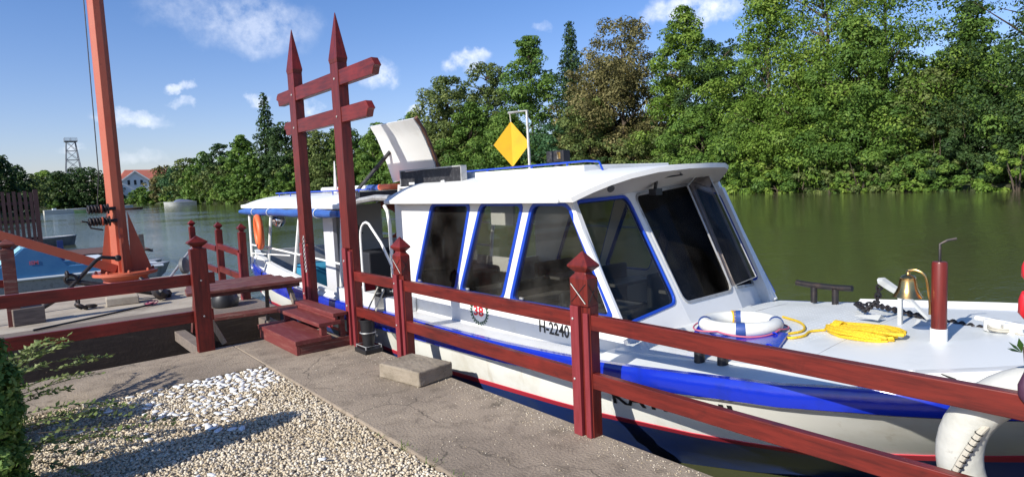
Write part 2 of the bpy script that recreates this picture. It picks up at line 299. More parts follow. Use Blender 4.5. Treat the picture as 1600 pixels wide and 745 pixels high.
        if bevel:
            bv = o.modifiers.new('bevel', 'BEVEL'); bv.width = bevel; bv.segments = 2; bv.limit_method = 'ANGLE'; bv.angle_limit = R(35)
        if parent is not None: attach(o, parent)
        if kind: o['kind'] = kind
        return o
def attach(o, parent):
    o.parent = parent
    mw = Matrix.Identity(4); p = parent
    while p: mw = p.matrix_basis @ mw if False else Matrix.Translation(p.location) @ mw; p = p.parent
    o.matrix_parent_inverse = Matrix.Identity(4)
    o.location = o.location - mw.translation
def thing(name, label, cat, loc=(0, 0, 0), group=None):
    o = bpy.data.objects.new(name, None); COL.objects.link(o); o.location = loc; o.empty_display_size = .2
    o['label'] = label; o['category'] = cat
    if group: o['group'] = group
    return o
def tag(o, label, cat, group=None):
    o['label'] = label; o['category'] = cat
    if group: o['group'] = group
    return o
def copy_tree(o, label=None, dloc=None):
    def rec(x, par):
        c = x.copy(); COL.objects.link(c)
        if par is not None: c.parent = par
        for ch in [q for q in bpy.data.objects if q.parent == x]: rec(ch, c)
        return c
    c = rec(o, None)
    if label: c['label'] = label
    if dloc is not None: c.location = o.location+Vector(dloc)
    return c
def rounded(pts, r, n=4):
    out_ = []; k = len(pts)
    for i in range(k):
        p = Vector(pts[i]); a = Vector(pts[i-1]); b = Vector(pts[(i+1) % k])
        da = (a-p); db = (b-p); ra = min(r, da.length*.45); rb = min(r, db.length*.45)
        s_, e = p+da.normalized()*ra, p+db.normalized()*rb
        for j in range(n+1):
            t = j/n; q = s_*(1-t)**2+p*2*t*(1-t)+e*t*t; out_.append((q.x, q.y))
    return out_
def inset(pts, d):
    k = len(pts); P = [Vector(p) for p in pts]; ar = sum(P[i].x*P[(i+1) % k].y-P[(i+1) % k].x*P[i].y for i in range(k)); sg = 1 if ar > 0 else -1
    o = []
    for i in range(k):
        e1 = (P[i]-P[i-1]).normalized(); e2 = (P[(i+1) % k]-P[i]).normalized(); n1 = Vector((-e1.y, e1.x))*sg; n2 = Vector((-e2.y, e2.x))*sg
        bis = (n1+n2); L2 = max(bis.dot(n1), .3); o.append(tuple(P[i]+bis*(d/L2)))
    return o
def np_mesh(name, V, F, m, tint=None, smooth=False):
    me = bpy.data.meshes.new(name); nv, nf, k = len(V), len(F), F.shape[1]
    me.vertices.add(nv); me.vertices.foreach_set('co', V.astype(np.float32).ravel())
    me.loops.add(nf*k); me.loops.foreach_set('vertex_index', F.astype(np.int32).ravel())
    me.polygons.add(nf); me.polygons.foreach_set('loop_start', np.arange(nf, dtype=np.int32)*k); me.polygons.foreach_set('loop_total', np.full(nf, k, np.int32))
    if smooth: me.polygons.foreach_set('use_smooth', np.ones(nf, bool))
    me.update(calc_edges=True); me.materials.append(m)
    if tint is not None:
        a = me.attributes.new('tint', 'FLOAT', 'POINT'); a.data.foreach_set('value', tint.astype(np.float32))
    return me
def text_mesh(txt, size, name, m, parent, mat4, bold=0, ext=.002):
    cu = bpy.data.curves.new(name, 'FONT'); cu.body = txt; cu.size = size; cu.extrude = ext; cu.offset = bold; cu.resolution_u = 3
    to = bpy.data.objects.new('tmp', cu); COL.objects.link(to); dg = bpy.context.evaluated_depsgraph_get()
    me = bpy.data.meshes.new_from_object(to.evaluated_get(dg)); bpy.data.objects.remove(to); bpy.data.curves.remove(cu)
    me.transform(mat4); me.materials.clear(); me.materials.append(M[m]); o = bpy.data.objects.new(name, me); COL.objects.link(o)
    if parent: attach(o, parent)
    return o
def lerp(x, pts):
    xs, ys = zip(*sorted(pts)); return float(np.interp(x, xs, ys))

# ------------------------------------------------------------------ setting: water, land, banks
WZ = -.5
sh = [(50, -120), (51, -30), (53, 0), (53.7, 12), (55.3, 24), (59, 36), (62, 50), (66, 65), (68, 85), (66, 108), (60, 124), (49, 136), (46, 160), (44, 200), (43, 250), (38, 285), (22, 296), (7, 288), (5, 230), (5, 175), (1, 150), (-9, 120), (-16, 84), (-22, 60), (-60, 40), (-120, 20)]
o = MB().add([(-400, -400, WZ), (400, -400, WZ), (400, 500, WZ), (-400, 500, WZ)], [(0, 1, 2, 3)]).build('lake_water', 'water', kind='structure')
def offset_line(pl, d):
    k = len(pl); q = []
    for i in range(k):
        a = Vector(pl[max(i-1, 0)]); b = Vector(pl[min(i+1, k-1)]); t = (b-a).normalized(); nn = Vector((t.y, -t.x)); q.append((pl[i][0]+nn.x*d, pl[i][1]+nn.y*d))
    return q
# resample shoreline with small wobble
def resample(pl, step):
    o_ = []
    for a, b in zip(pl[:-1], pl[1:]):
        n = max(1, int((Vector(b)-Vector(a)).length/step))
        for i in range(n): t = i/n; o_.append((a[0]+(b[0]-a[0])*t+random.uniform(-.5, .5), a[1]+(b[1]-a[1])*t+random.uniform(-.5, .5)))
    o_.append(pl[-1]); return o_
shr = resample(sh, 4)
mb = MB(); rows = []
prof = [(-3.0, -1.2), (0, WZ-.02), (.5, -.15), (2, .35), (7, .9), (25, 1.4)]
for d, z in prof: rows.append([(x, y, z+(random.uniform(-.08, .08) if d > .2 else 0)) for x, y in offset_line(shr, d)])
n = len(shr); vs = [p for r_ in rows for p in r_]
mb.add(vs, [(i*n+j, i*n+j+1, (i+1)*n+j+1, (i+1)*n+j) for i in range(len(rows)-1) for j in range(n-1)])
# outer apron to the horizon
ring = rows[-1]; far = []
for x, y, z in ring:
    v = Vector((x-0, y-100)); v = v.normalized()*3500; far.append((v.x, v.y+100, 1.2))
mb2 = MB().add(ring+far, [(j, j+1, n+j+1, n+j) for j in range(n-1)]); mb2.build('meadow', 'land', kind='structure')
mb.build('river_bank', 'dirt', smooth=True, kind='structure')

# quay slab
mb = MB(); 
EX = 2.73; NX, NY = 60, 60
o = MB(); o.b2(-14, 1.76, 5.81, 6.88, -1.1, 0); o.b2(1.76, EX, -12, 6.88, -1.1, 0); o.b2(-14, 1.76, -12, 5.81, -1.1, -.035)
slab = o.build('quay_pavement', 'concrete', kind='structure', bevel=.012)
gb = MB().add([(-14, -12, -.03), (1.755, -12, -.03), (1.755, 5.805, -.03), (-14, 5.805, -.03)], [(0, 1, 2, 3)]).build('gravel_bed', 'soil', kind='structure')
# concrete crust and chips along the quay edge
def stones(n, cx, cy, cz, size, flat=.6):
    base = np.array([(0, 0, 1), (.89, 0, .45), (.28, .85, .45), (-.72, .53, .45), (-.72, -.53, .45), (.28, -.85, .45), (.72, .53, -.45), (-.28, .85, -.45), (-.89, 0, -.45), (-.28, -.85, -.45), (.72, -.53, -.45), (0, 0, -1)])
    fc = np.array([(0, 1, 2), (0, 2, 3), (0, 3, 4), (0, 4, 5), (0, 5, 1), (1, 6, 2), (2, 7, 3), (3, 8, 4), (4, 9, 5), (5, 10, 1), (6, 7, 2), (7, 8, 3), (8, 9, 4), (9, 10, 5), (10, 6, 1)])
    q = rng.normal(size=(n, 3)); a = rng.uniform(0, 2*PI, n); tilt = rng.normal(0, .35, n)
    V = base[None]*(1+rng.uniform(-.22, .22, (n, 12, 1)))*np.stack([np.ones(n), rng.uniform(.55, .95, n), rng.uniform(flat-.15, flat+.2, n)], 1)[:, None]*size[:, None, None]
    ct, st = np.cos(tilt)[:, None], np.sin(tilt)[:, None]; x, y, z = V[..., 0], V[..., 1], V[..., 2]; x, z = x*ct-z*st, x*st+z*ct
    ca, sa = np.cos(a)[:, None], np.sin(a)[:, None]; V = np.stack([x*ca-y*sa, x*sa+y*ca, z], -1)+np.stack([cx, cy, cz], 1)[:, None]
    F = (fc[None]+np.arange(n)[:, None, None]*12).reshape(-1, 3); return V.reshape(-1, 3), F
n = 40000
gx = 1.75-np.abs(rng.uniform(0, 2.7, n)); gy = rng.uniform(2.25, 5.8, n); keep = (gx > -.95)
gx, gy = gx[keep], gy[keep]; n = len(gx); sz = rng.uniform(.005, .0145, n)*rng.uniform(.75, 1.1, n)
hz = .006*np.sin(gx*3.1)*np.sin(gy*2.3)
V, F = stones(n, gx, gy, -.022+rng.uniform(0, .014, n)+hz, sz)
tn = np.clip(rng.normal(.5, .22, n)+.12*np.sin(gx*7+gy*5), 0, 1)
g = bpy.data.objects.new('pea_gravel', np_mesh('pea_gravel', V, F, M['gravel'], np.repeat(tn, 12))); COL.objects.link(g); g['kind'] = 'stuff'; tag(g, 'beige pea gravel filling the bed beside the concrete path', 'gravel')
n = 1500
ex = np.where(rng.random(n) < .6, EX-.02-np.abs(rng.normal(0, .10, n)), rng.uniform(1.8, 2.7, n)); ey = rng.uniform(1.7, 5.6, n); k = ex < EX-.01
ex, ey = ex[k], ey[k]; n = len(ex)
V, F = stones(n, ex, ey, np.full(n, .001), rng.uniform(.0015, .005, n)); g = bpy.data.objects.new('loose_grit', np_mesh('loose_grit', V, F, M['gravel'], np.repeat(rng.uniform(0, 1, n), 12))); COL.objects.link(g); g['kind'] = 'stuff'; tag(g, 'loose grit scattered along the edge of the quay', 'grit')
# white pebbles, each one
pv, pf = stones(5, np.zeros(5), np.zeros(5), np.zeros(5), np.ones(5), .55); peb = []
for i in range(5):
    me = bpy.data.meshes.new('pebble'); me.from_pydata(pv[i*12:i*12+12].tolist(), [], pf[:15].tolist()); me.materials.append(M['pebble']); me.polygons.foreach_set('use_smooth', [True]*15); peb.append(me)
P0 = []
def inpoly(x, y, pg):
    c = False
    for i in range(len(pg)):
        a, b = pg[i-1], pg[i]
        if (a[1] > y) != (b[1] > y) and x < (b[0]-a[0])*(y-a[1])/(b[1]-a[1])+a[0]: c = not c
    return c
zone = [(1.74, 5.79), (1.72, 5.28), (1.42, 5.02), (1.15, 4.80), (.98, 5.0), (1.0, 5.35), (.85, 5.62), (.8, 5.79)]
tries = 0
while len(P0) < 165 and tries < 9000:
    tries += 1; x, y = random.uniform(.8, 1.73), random.uniform(4.8, 5.78)
    if inpoly(x, y, zone) and all((x-a)**2+(y-b)**2 > (.046 if x+y > 6.75 else .075)**2 for a, b in P0): P0.append((x, y))
for cx, cy, k, s_ in [(1.05, 5.0, 12, .10), (.78, 5.05, 9, .06), (.95, 4.6, 7, .06), (.78, 5.35, 4, .04), (1.12, 4.72, 8, .07), (1.28, 4.95, 7, .06), (.62, 4.65, 2, .05), (1.05, 4.38, 2, .04), (.5, 5.5, 2, .05), (.8, 5.68, 5, .08), (.75, 3.78, 2, .03), (1.25, 3.5, 1, .05), (.35, 5.1, 2, .05), (1.35, 5.25, 10, .08)]:
    for _ in range(k):
        for _t in range(20):
            x, y = random.gauss(cx, s_), random.gauss(cy, s_)
            if all((x-a)**2+(y-b)**2 > .04**2 for a, b in P0): P0.append((x, y)); break
for x, y in P0:
    o = bpy.data.objects.new('pebble', random.choice(peb)); COL.objects.link(o); o.parent = gb
    s_ = random.uniform(.020, .034); o.location = (x, y, -.008+random.uniform(0, .006)); o.rotation_euler = (random.uniform(-.2, .2), random.uniform(-.2, .2), random.uniform(0, 6.3)); o.scale = (s_*random.uniform(1.1, 1.35), s_*random.uniform(.8, 1), s_*.52)

# ------------------------------------------------------------------ fence along the quay
def fence_post(parent, x, y, name='post', mk='red_z', w=.145):
    """post with its core, two cladding boards and a pyramid finial; front faces -X"""
    core = MB(); h = w/2; d = .092; xf = x-.062
    core.b2(xf+.017, xf+d, y-h, y+h-.045, -.02, .80); core.b2(xf, xf+d, y-h, y+h, .80, .965)
    cx, cy = xf+d/2, y; hx = d/2; q = [(-1, -1), (1, -1), (1, 1), (-1, 1)]
    core.add([(cx+a*hx*f, cy+c*h*f, z) for f, z in ((1, .965), (.66, .99), (.58, 1.005)) for a, c in q], [(k*4+i, k*4+(i+1) % 4, k*4+4+(i+1) % 4, k*4+4+i) for k in range(2) for i in range(4)])
    p = core.build(name, mk, parent, bevel=.003)
    f = MB(); f.add([(cx+a*hx*fx, cy+c*h*fx, z) for fx, z in ((.62, 1.0), (1.16, 1.033), (1.16, 1.043), (.05, 1.125)) for a, c in q],
          [(3, 2, 1, 0)]+[(k*4+i, k*4+(i+1) % 4, k*4+4+(i+1) % 4, k*4+4+i) for k in range(3) for i in range(4)]+[(12, 13, 14, 15)])
    f.build('finial', mk, p, bevel=.002)
    b = MB(); b.b2(xf-.012, xf+.016, y+.0, y+h-.004, 0, .798); b.b2(xf+.016, xf+.06, y+h-.044, y+h-.004, 0, .798); b.build('board', 'pink', p, bevel=.003)
    b = MB(); b.b2(xf-.002, xf+.016, y-h+.006, y-.028, 0, .76); b.build('board', 'pink', p, bevel=.003)
    g_ = MB(); xx = xf-.0005
    for s_ in (-1, 1): g_.bar((xx, y-s_*(h-.012), .82), (xx, y+s_*(h-.012), .935), .003, .006, upv=(1, 0, 0))
    yy = y-h-.0005
    for s_ in (-1, 1): g_.bar((cx-s_*(hx-.008), yy, .82), (cx+s_*(hx-.008), yy, .935), .003, .006, upv=(0, 1, 0))
    g_.build('carved_cross', 'blackpaint', p)
    MB().bar((xx-.0015, y+h-.012, .93), (xx-.0015, y-h+.016, .818), .003, .007, upv=(1, 0, 0)).build('worn_line', 'hullw', p)
    for z in (.72, .35): MB().lathe([(.008, 0), (.008, .004), (.003, .007)], (xf-.012, y+.045, z), 8, (-1, 0, 0)).build('bolt', 'galv', p, smooth=True)
    return p
def rail(parent, a, b, h=.092, t=.045, mk='red_y'):
    return MB().bar(a, b, t, h).build('rail', mk, parent, bevel=.004)
FX = 2.69
fr = thing('quay_fence', 'dark red wooden fence with two rails on the concrete quay beside the moored boat', 'fence', (FX, 2.6, 0))
for y in (4.84, 2.635, .18): fence_post(fr, FX, y)
for a, b in ((5.75, 4.916), (4.764, 2.710), (2.560, .258), (.10, -2.4)):
    rail(fr, (2.668, a, .705), (2.668, b, .705)); rail(fr, (2.668, a, .352), (2.668, b, .352))

# gateway
gw = thing('wooden_gateway', 'tall dark red gateway of two spiked posts joined by two crossbars over the steps', 'gateway', (FX, 6.25, 0))
def gate_post(y, x=2.70, H=3.25, w=.175, seg='gate_post'):
    b = MB(); h = w/2; d = .10; xf = x-.075; hx = d/2; cx = xf+hx
    b.b2(xf, xf+d, y-h, y+h, .98, H-.48); b.b2(xf+.025, xf+d, y-h, y+h-.05, -.02, .98)
    q = [(-1, -1), (1, -1), (1, 1), (-1, 1)]
    b.add([(cx+a*hx*f, y+c*h*f, z) for f, z in ((1, H-.48), (1.12, H-.44), (.05, H)) for a, c in q],
          [(3, 2, 1, 0)]+[(k*4+i, k*4+(i+1) % 4, k*4+4+(i+1) % 4, k*4+4+i) for k in range(2) for i in range(4)]+[(8, 9, 10, 11)])
    p = b.build(seg, 'red_z', gw, bevel=.004)
    k = MB(); k.b2(xf-.012, xf+.024, y+.0, y+h-.005, 0, .978); k.b2(xf-.003, xf+.024, y-h+.005, y-.035, 0, .95); k.build('board', 'pink', p, bevel=.003)
    for z in (2.62, 2.26, .85, .4): MB().lathe([(.012, 0), (.012, .005), (.004, .009)], (xf-.012 if z < 1 else xf, y+(.04 if z < 1 else 0), z), 8, (-1, 0, 0)).build('bolt', 'galv', p, smooth=True)
    return p
gate_post(5.845); gate_post(6.985, H=3.33)
def crossbar(z, y0, y1):
    b = MB(); x0, x1 = 2.632, 2.70; hh = .072
    # bar with notched, upswept ends
    for ya, yb in (((y0, 5.81)), ((5.63, y1)) if False else (y0, 5.81),): pass
    pts = [(y0, -hh), (y0, hh*.2), (y0+.05, hh*.45), (y0+.05, hh), (y1-.05, hh), (y1-.05, hh*.55), (y1, hh*.3), (y1+.02, -hh*.2), (y1-.04, -hh*.35), (y1-.06, -hh), ]
    pts = [(y0+.06, -hh), (y0+.03, -hh*.2), (y0, 0), (y0+.03, hh*.5), (y0+.06, hh), (y1-.06, hh), (y1-.02, hh*.6), (y1, hh*.1), (y1-.05, -hh*.15), (y1-.07, -hh)]
    b.poly(pts, [], lambda a, c: (x0, a, z+c), x1-x0, (-1, 0, 0)); return b.build('crossbar', 'red_y', gw, bevel=.004)
crossbar(2.62, 5.02, 7.50); crossbar(2.27, 5.18, 7.32)
# chain on the left post of the gateway
def chain(name, pts, lk=.035, r=.004, wd=.010, m='iron', parent=None):
    P = [Vector(p) for p in pts]; seg = [(P[i+1]-P[i]).length for i in range(len(P)-1)]; T = sum(seg); n = max(2, int(T/(lk*.78))); b = MB()
    for i in range(n):
        s_ = T*(i+.5)/n; j = 0
        while j < len(seg)-1 and s_ > seg[j]: s_ -= seg[j]; j += 1
        c = P[j].lerp(P[j+1], s_/seg[j]); d = (P[j+1]-P[j]).normalized(); ref = Vector((0, 0, 1)) if abs(d.z) < .9 else Vector((1, 0, 0)); u = d.cross(ref).normalized(); v = d.cross(u)
        if i % 2: u = v
        ring = [c+d*math.cos(a)*lk*.5+u*math.sin(a)*wd for a in [2*PI*k/10 for k in range(10)]]; b.tube(ring, r, 5, closed=True)
    return b.build(name, m, parent, smooth=True)
c = chain('gate_chain', [(2.60, 6.885, 1.06), (2.598, 6.88, .85), (2.60, 6.87, .66)], .03, .004, .011, 'galv'); tag(c, 'short bright chain hanging on the far post of the red gateway', 'chain')

# steps under the gateway
st = thing('wooden_steps', 'low worn red wooden steps leading up through the gateway to the boat', 'steps', (2.3, 6.4, 0))
y0, y1 = 5.86, 6.98
MB().b2(2.06, 2.42, y0, y1, .10, .145).build('tread', 'red_step', st, bevel=.004)
MB().b2(2.075, 2.11, y0+.02, y1-.01, 0, .098).build('riser', 'red_step', st, bevel=.003)
MB().b2(2.112, 2.62, y0+.02, y0+.055, 0, .098).build('side_board', 'red_old', st, bevel=.003); MB().b2(2.112, 2.62, y1-.055, y1-.02, 0, .098).build('side_board', 'red_old', st, bevel=.003)
MB().b2(2.30, 2.53, y0, y1+.05, .235, .275).build('tread', 'red_step', st, bevel=.004)
MB().b2(2.45, 2.60, y0-.0, y1-.05, .315, .35).build('tread', 'red_step', st, bevel=.004); MB().b2(2.475, 2.50, y0+.02, y1-.07, .277, .313).build('riser', 'red_step', st, bevel=.002)
for yy in (y0+.03, y1-.09): MB().b2(2.33, 2.39, yy, yy+.05, .147, .233).build('support', 'red_step', st, bevel=.003)
for yy in (y0+.03, y1-.09): MB().b2(2.53, 2.58, yy+.001, yy+.05, .1, .313).build('support', 'red_old', st, bevel=.003)

# concrete block
bk = MB().box((0, 0, .06), (.36, .50, .12)); bk = bk.build('concrete_block', 'block', bevel=.012); bk.location = (2.53, 4.45, .002); bk.rotation_euler = (0, 0, R(10)); tag(bk, 'rough concrete block lying at the foot of a red fence post', 'concrete block')
md = bk.modifiers.new('sub', 'SUBSURF'); md.subdivision_type = 'SIMPLE'; md.levels = md.render_levels = 4
tx = bpy.data.textures.new('rough', 'CLOUDS'); tx.noise_scale = .05; dm = bk.modifiers.new('rough', 'DISPLACE'); dm.texture = tx; dm.strength = .012; dm.mid_level = .5
# bucket and stand
bu = thing('black_bucket', 'black plastic pail standing on a small metal tray beside the gateway post', 'bucket', (2.635, 5.50, 0))
MB().lathe([(.052, .055), (.062, .17), (.070, .172), (.070, .182), (.063, .183), (.072, .30), (.079, .302), (.079, .315), (.070, .315), (.060, .19), (.05, .065), (.005, .06)], (2.635, 5.50, 0), 20).build('pail', 'black', bu, smooth=True)
MB().torus((2.635, 5.50, .19), .074, .005, n=20, k=6).build('wire_ring', 'galv', bu, smooth=True); b = MB(); [b.tube([(2.635+sx*.08, 5.5+sy*.1, 0.01), (2.635+sx*.08, 5.5+sy*.1, .07)], .005, 6) for sx in (-1, 1) for sy in (-1, 1)]
b.tube([(2.555, 5.4, .07), (2.715, 5.4, .07), (2.715, 5.6, .07), (2.555, 5.6, .07)], .005, 6, closed=True); b.build('wire_holder', 'galv', bu, smooth=True)
MB().b2(2.54, 2.725, 5.385, 5.615, .0, .045).build('tray', 'black', bu, bevel=.006)

# fence on the left of the quay
fl = thing('side_fence', 'shaded dark red fence with a capped corner post along the end of the path', 'fence', (1.5, 6.9, 0))
def plain_post(parent, x, y, z0, z1, w=.15, mk='red_z', dp=1.0):
    b = MB(); h = w/2; b.b2(x-h, x+h, y-h*dp, y+h*dp, z0, z1-.13)
    q = [(-1, -1), (1, -1), (1, 1), (-1, 1)]
    lv = [(h*.6, z1-.125), (h*.55, z1-.11), (h*1.2, z1-.07), (h*1.2, z1-.06), (.004, z1)]
    b.add([(x+a*r_, y+c*r_*dp, z) for r_, z in [(h, z1-.13)]+lv for a, c in q], [(k*4+i, k*4+(i+1) % 4, k*4+4+(i+1) % 4, k*4+4+i) for k in range(5) for i in range(4)])
    return b.build('post', mk, parent, bevel=.004)
plain_post(fl, 1.50, 6.83, -.02, 1.165, dp=.6)
for x in (1.50,):
    for z in (.72, .36): MB().lathe([(.009, 0), (.009, .004), (.003, .007)], (x, 6.785, z), 8, (0, -1, 0)).build('bolt', 'galv', fl, smooth=True)
MB().bar((-4, 6.93, .735), (1.66, 6.93, .72), .045, .115).build('rail', 'red_x', fl, bevel=.004)
MB().bar((-4, 6.93, .375), (1.62, 6.93, .345), .045, .115).build('rail', 'red_x', fl, bevel=.004)
o = MB().bar((1.72, 7.0, .0), (1.60, 7.06, .30), .03, .05).build('wooden_stake', 'rawwood', bevel=.003); tag(o, 'pale raw wood stake leaning beside the corner post of the side fence', 'stake')

# pontoon beyond the channel
pt = thing('concrete_pontoon', 'low concrete landing stage beyond the narrow channel with a dark timber edge', 'landing stage', (0, 11, 0))
MB().b2(-8, 2.86, 9.75, 14.1, -.32, 0).build('slab', 'concrete_l', pt, bevel=.01)
MB().b2(-8, 2.86, 8.62, 8.76, -.40, -.004).build('edge_beam', 'darkwood', pt, bevel=.01)
for i in range(5): MB().b2(-8, 2.86, 8.765+i*.197, 8.955+i*.197, -.07, .002+.002*(i % 2)).build('deck_board', 'timber', pt, bevel=.004)
for x in (-5, -2.5, 0, 2.6): MB().tube([(x, 9.6, -1.5), (x, 9.6, -.33)], .12, 12).build('pile', 'timber', pt, smooth=True)
pf_ = thing('landing_fence', 'red post and rail fence on the far landing stage beside the boat stern', 'fence', (2.75, 11, 0))
for x, y in ((2.75, 9.72), (2.75, 10.98), (2.75, 12.8)): plain_post(pf_, x, y, 0, 1.13, .095)
MB().b2(2.678, 2.70, 9.67, 9.77, 0, .70).build('board', 'pink', pf_, bevel=.003)
for a, b in ((9.8, 10.9), (11.06, 12.72)):
    rail(pf_, (2.72, a, .69), (2.72, b, .74)); rail(pf_, (2.72, a, .33), (2.72, b, .37))
o = thing('landing_corner_fence', 'brown post with a rail at the left end of the landing stage', 'fence', (.06, 10.3, 0)); plain_post(o, .04, 10.3, 0, 1.12, .14, 'red_old'); MB().bar((-5, 10.38, .55), (0, 10.38, .55), .04, .1).build('rail', 'red_x', o, bevel=.004)
# picnic bench across the channel
bn = thing('wooden_bench_table', 'low weathered red wooden table with an attached bench plank behind the corner post', 'bench table', (2.1, 7.9, 0))
for i, (a, b) in enumerate([((1.52, 7.62), (2.78, 7.45)), ((1.56, 7.84), (2.74, 7.68)), ((1.62, 8.06), (2.68, 7.92)), ((1.70, 8.28), (2.64, 8.14))]):
    MB().bar((*a, .485), (*b, .50), .205, .035).build('plank', 'red_old', bn, bevel=.004)
MB().bar((1.58, 7.60, .445), (2.72, 7.44, .455), .035, .05).build('apron', 'red_old', bn, bevel=.003)
MB().bar((1.62, 7.30, .235), (2.72, 7.10, .245), .20, .04).build('plank', 'red_old', bn, bevel=.004)
for a, b in (((1.62, 7.62, .46), (1.58, 7.35, -.1)), ((2.60, 7.50, .47), (2.66, 7.2, -.1)), ((1.75, 8.22, .46), (1.72, 8.4, -.1)), ((2.56, 8.15, .47), (2.6, 8.34, -.1))): MB().bar(a, b, .045, .05).build('leg', 'timber' if a[0] > 2.3 else 'red_old', bn, bevel=.003)
for x in (1.62, 2.63):
    o = MB().bar((x, 6.885, -.16), (x-.01, 8.61, -.15), .12, .12).build('bridging_beam', 'timber', bevel=.004)
    tag(o, 'dark timber beam bridging the channel under the %s end of the low table' % ('left' if x < 2 else 'right'), 'beam')
o = MB(); o.lathe([(.02, 0), (.17, .01), (.185, .10), (.15, .18), (.05, .21), (.01, .21)], (2.35, 9.35, .003), 14); o = o.build('black_bag', 'black', smooth=True); tag(o, 'black rubber sack on the landing stage under the low table', 'sack')
o = MB().lathe([(.02, -.04), (.09, -.04), (.115, -.02), (.115, .02), (.09, .04), (.02, .04)], (1.93, 9.6, .61), 18, (.8, -.6, .1)).build('round_float', 'dull', smooth=True); tag(o, 'dull round float hanging behind the corner post of the side fence', 'float')
o = MB().tube([(1.60, 9.6, .3), (2.35, 10.5, .92)], .018, 8).build('boat_hook', 'galv', smooth=True); tag(o, 'pale boat hook pole leaning on the red rail of the landing fence', 'boat hook')

# mast crane
mt = thing('orange_mast', 'tall tapered orange steel mast with a gusseted base and round flange on the landing stage', 'mast', (1.62, 12.5, 0))
def ngon(cx, cy, z, rx, ry, n=8, a0=PI/8): return [(cx+rx*math.cos(a0+2*PI*i/n), cy+ry*math.sin(a0+2*PI*i/n), z) for i in range(n)]
b = MB(); lv = [(.30, .20), (.9, .178), (1.7, .165), (5, .155), (9, .13)]
b.add([p for z, r_ in lv for p in ngon(1.545, 12.5, z, r_*.8, r_*.8)], [(k*8+i, k*8+(i+1) % 8, k*8+8+(i+1) % 8, k*8+8+i) for k in range(4) for i in range(8)]+[tuple(range(32, 40))]); b.build('mast_tube', 'orange', mt, bevel=.004)
b = MB()
for k in range(4):
    a = k*PI/2+R(-6); d = Vector((math.cos(a), math.sin(a), 0)); s_ = Vector((-d.y, d.x, 0))*.012; c0 = Vector((1.555, 12.5, 0))
    pr = [c0+d*.13+Vector((0, 0, .345)), c0+d*(.44 if k == 0 else .32)+Vector((0, 0, .345)), c0+d*.15+Vector((0, 0, 1.35))]
    b.add([p+s_ for p in pr]+[p-s_ for p in pr], [(0, 1, 2), (5, 4, 3), (0, 3, 4, 1), (1, 4, 5, 2), (2, 5, 3, 0)])
b.build('gusset', 'orange', mt)
MB().lathe([(.48, .29), (.49, .30), (.49, .335), (.48, .345)], (1.59, 12.5, 0), 28).build('flange', 'orange', mt, smooth=True)
for k in range(8):
    a = 2*PI*k/8; MB().lathe([(.025, 0), (.025, .03), (.012, .045)], (1.59+.42*math.cos(a), 12.5+.42*math.sin(a), .345), 6).build('bolt', 'orange', mt)
MB().lathe([(.44, 0), (.42, .02), (.33, .22), (.38, .29)], (1.59, 12.5, 0), 20).build('pedestal', 'orange', mt, smooth=True)
MB().bar((1.45, 12.42, .40), (-1.6, 12.3, 1.86), .12, .14).build('brace', 'orange', mt, bevel=.006)
wn = MB()
for z, y in ((1.42, 12.3), (1.22, 12.26)):
    w_ = MB(); w_.lathe([(.03, 0), (.03, .40)], (1.12, y, z), 10, (1, 0, 0)); [w_.torus((1.14+i*.045, y, z), .055, .018, axis=(1, .15, 0), n=14, k=6) for i in range(6)]
    w_.lathe([(.085, 0), (.085, .02)], (1.40, y, z), 16, (1, 0, 0)); w_.build('winch_drum', 'iron', mt, smooth=True)
    MB().lathe([(.07, 0), (.07, .018)], (1.30, y-.02, z), 14, (1, 0, 0)).build('winch_wheel', 'orange', mt, smooth=True)
b = MB(); b.tube([(1.02, 12.2, 1.24), (1.10, 12.24, 1.22), (1.14, 12.2, 1.12), (1.30, 12.2, 1.08)], .014, 6); b.build('winch_bracket', 'iron', mt, smooth=True)
b = MB(); b.tube([(1.42, 12.2, 8.9), (1.36, 12.2, 5), (1.32, 12.22, 2), (1.26, 12.26, 1.46)], .008, 5); b.build('halyard', 'iron', mt)

# clutter on the landing stage
an = thing('old_anchor', 'big black iron stock anchor lying on the landing stage in front of the orange mast', 'anchor', (.9, 11.3, 0))
MB().tube([(.30, 11.2, .03), (.62, 11.25, .2), (1.08, 11.35, .66), (1.16, 11.36, .70), (1.36, 11.4, .66)], [.032, .032, .028, .028, .03], 10).build('stock', 'iron', an, smooth=True)
MB().lathe([(.01, -.05), (.04, -.035), (.05, 0), (.04, .035), (.01, .05)], (1.37, 11.4, .66), 12).build('stock_ball', 'iron', an, smooth=True)
MB().tube([(.70, 11.35, .40), (1.2, 11.2, .26), (1.75, 11.05, .12)], [.035, .045, .06], 10).build('shank', 'iron', an, smooth=True)
b = MB(); b.torus((.74, 11.3, .42), .075, .02, axis=(.3, 1, .2), n=16, k=6); b.torus((.70, 11.3, .50), .04, .02, axis=(1, .2, 0), n=12, k=6); b.build('shackle', 'iron', an, smooth=True)
MB().tube([(1.66, 11.5, .30), (1.80, 11.25, .10), (1.82, 11.0, .09), (1.76, 10.7, .16)], [.03, .06, .07, .04], 10).build('crown', 'iron', an, smooth=True)
b = MB(); b.lathe([(.02, 0), (.10, .01), (.13, .08), (.10, .15), (.03, .16)], (1.74, 10.82, .08), 12, (.6, -.3, .5)); b.lathe([(.02, 0), (.09, .01), (.11, .06), (.08, .12), (.03, .13)], (1.90, 11.05, .0), 12); b.build('fluke', 'iron', an, smooth=True)
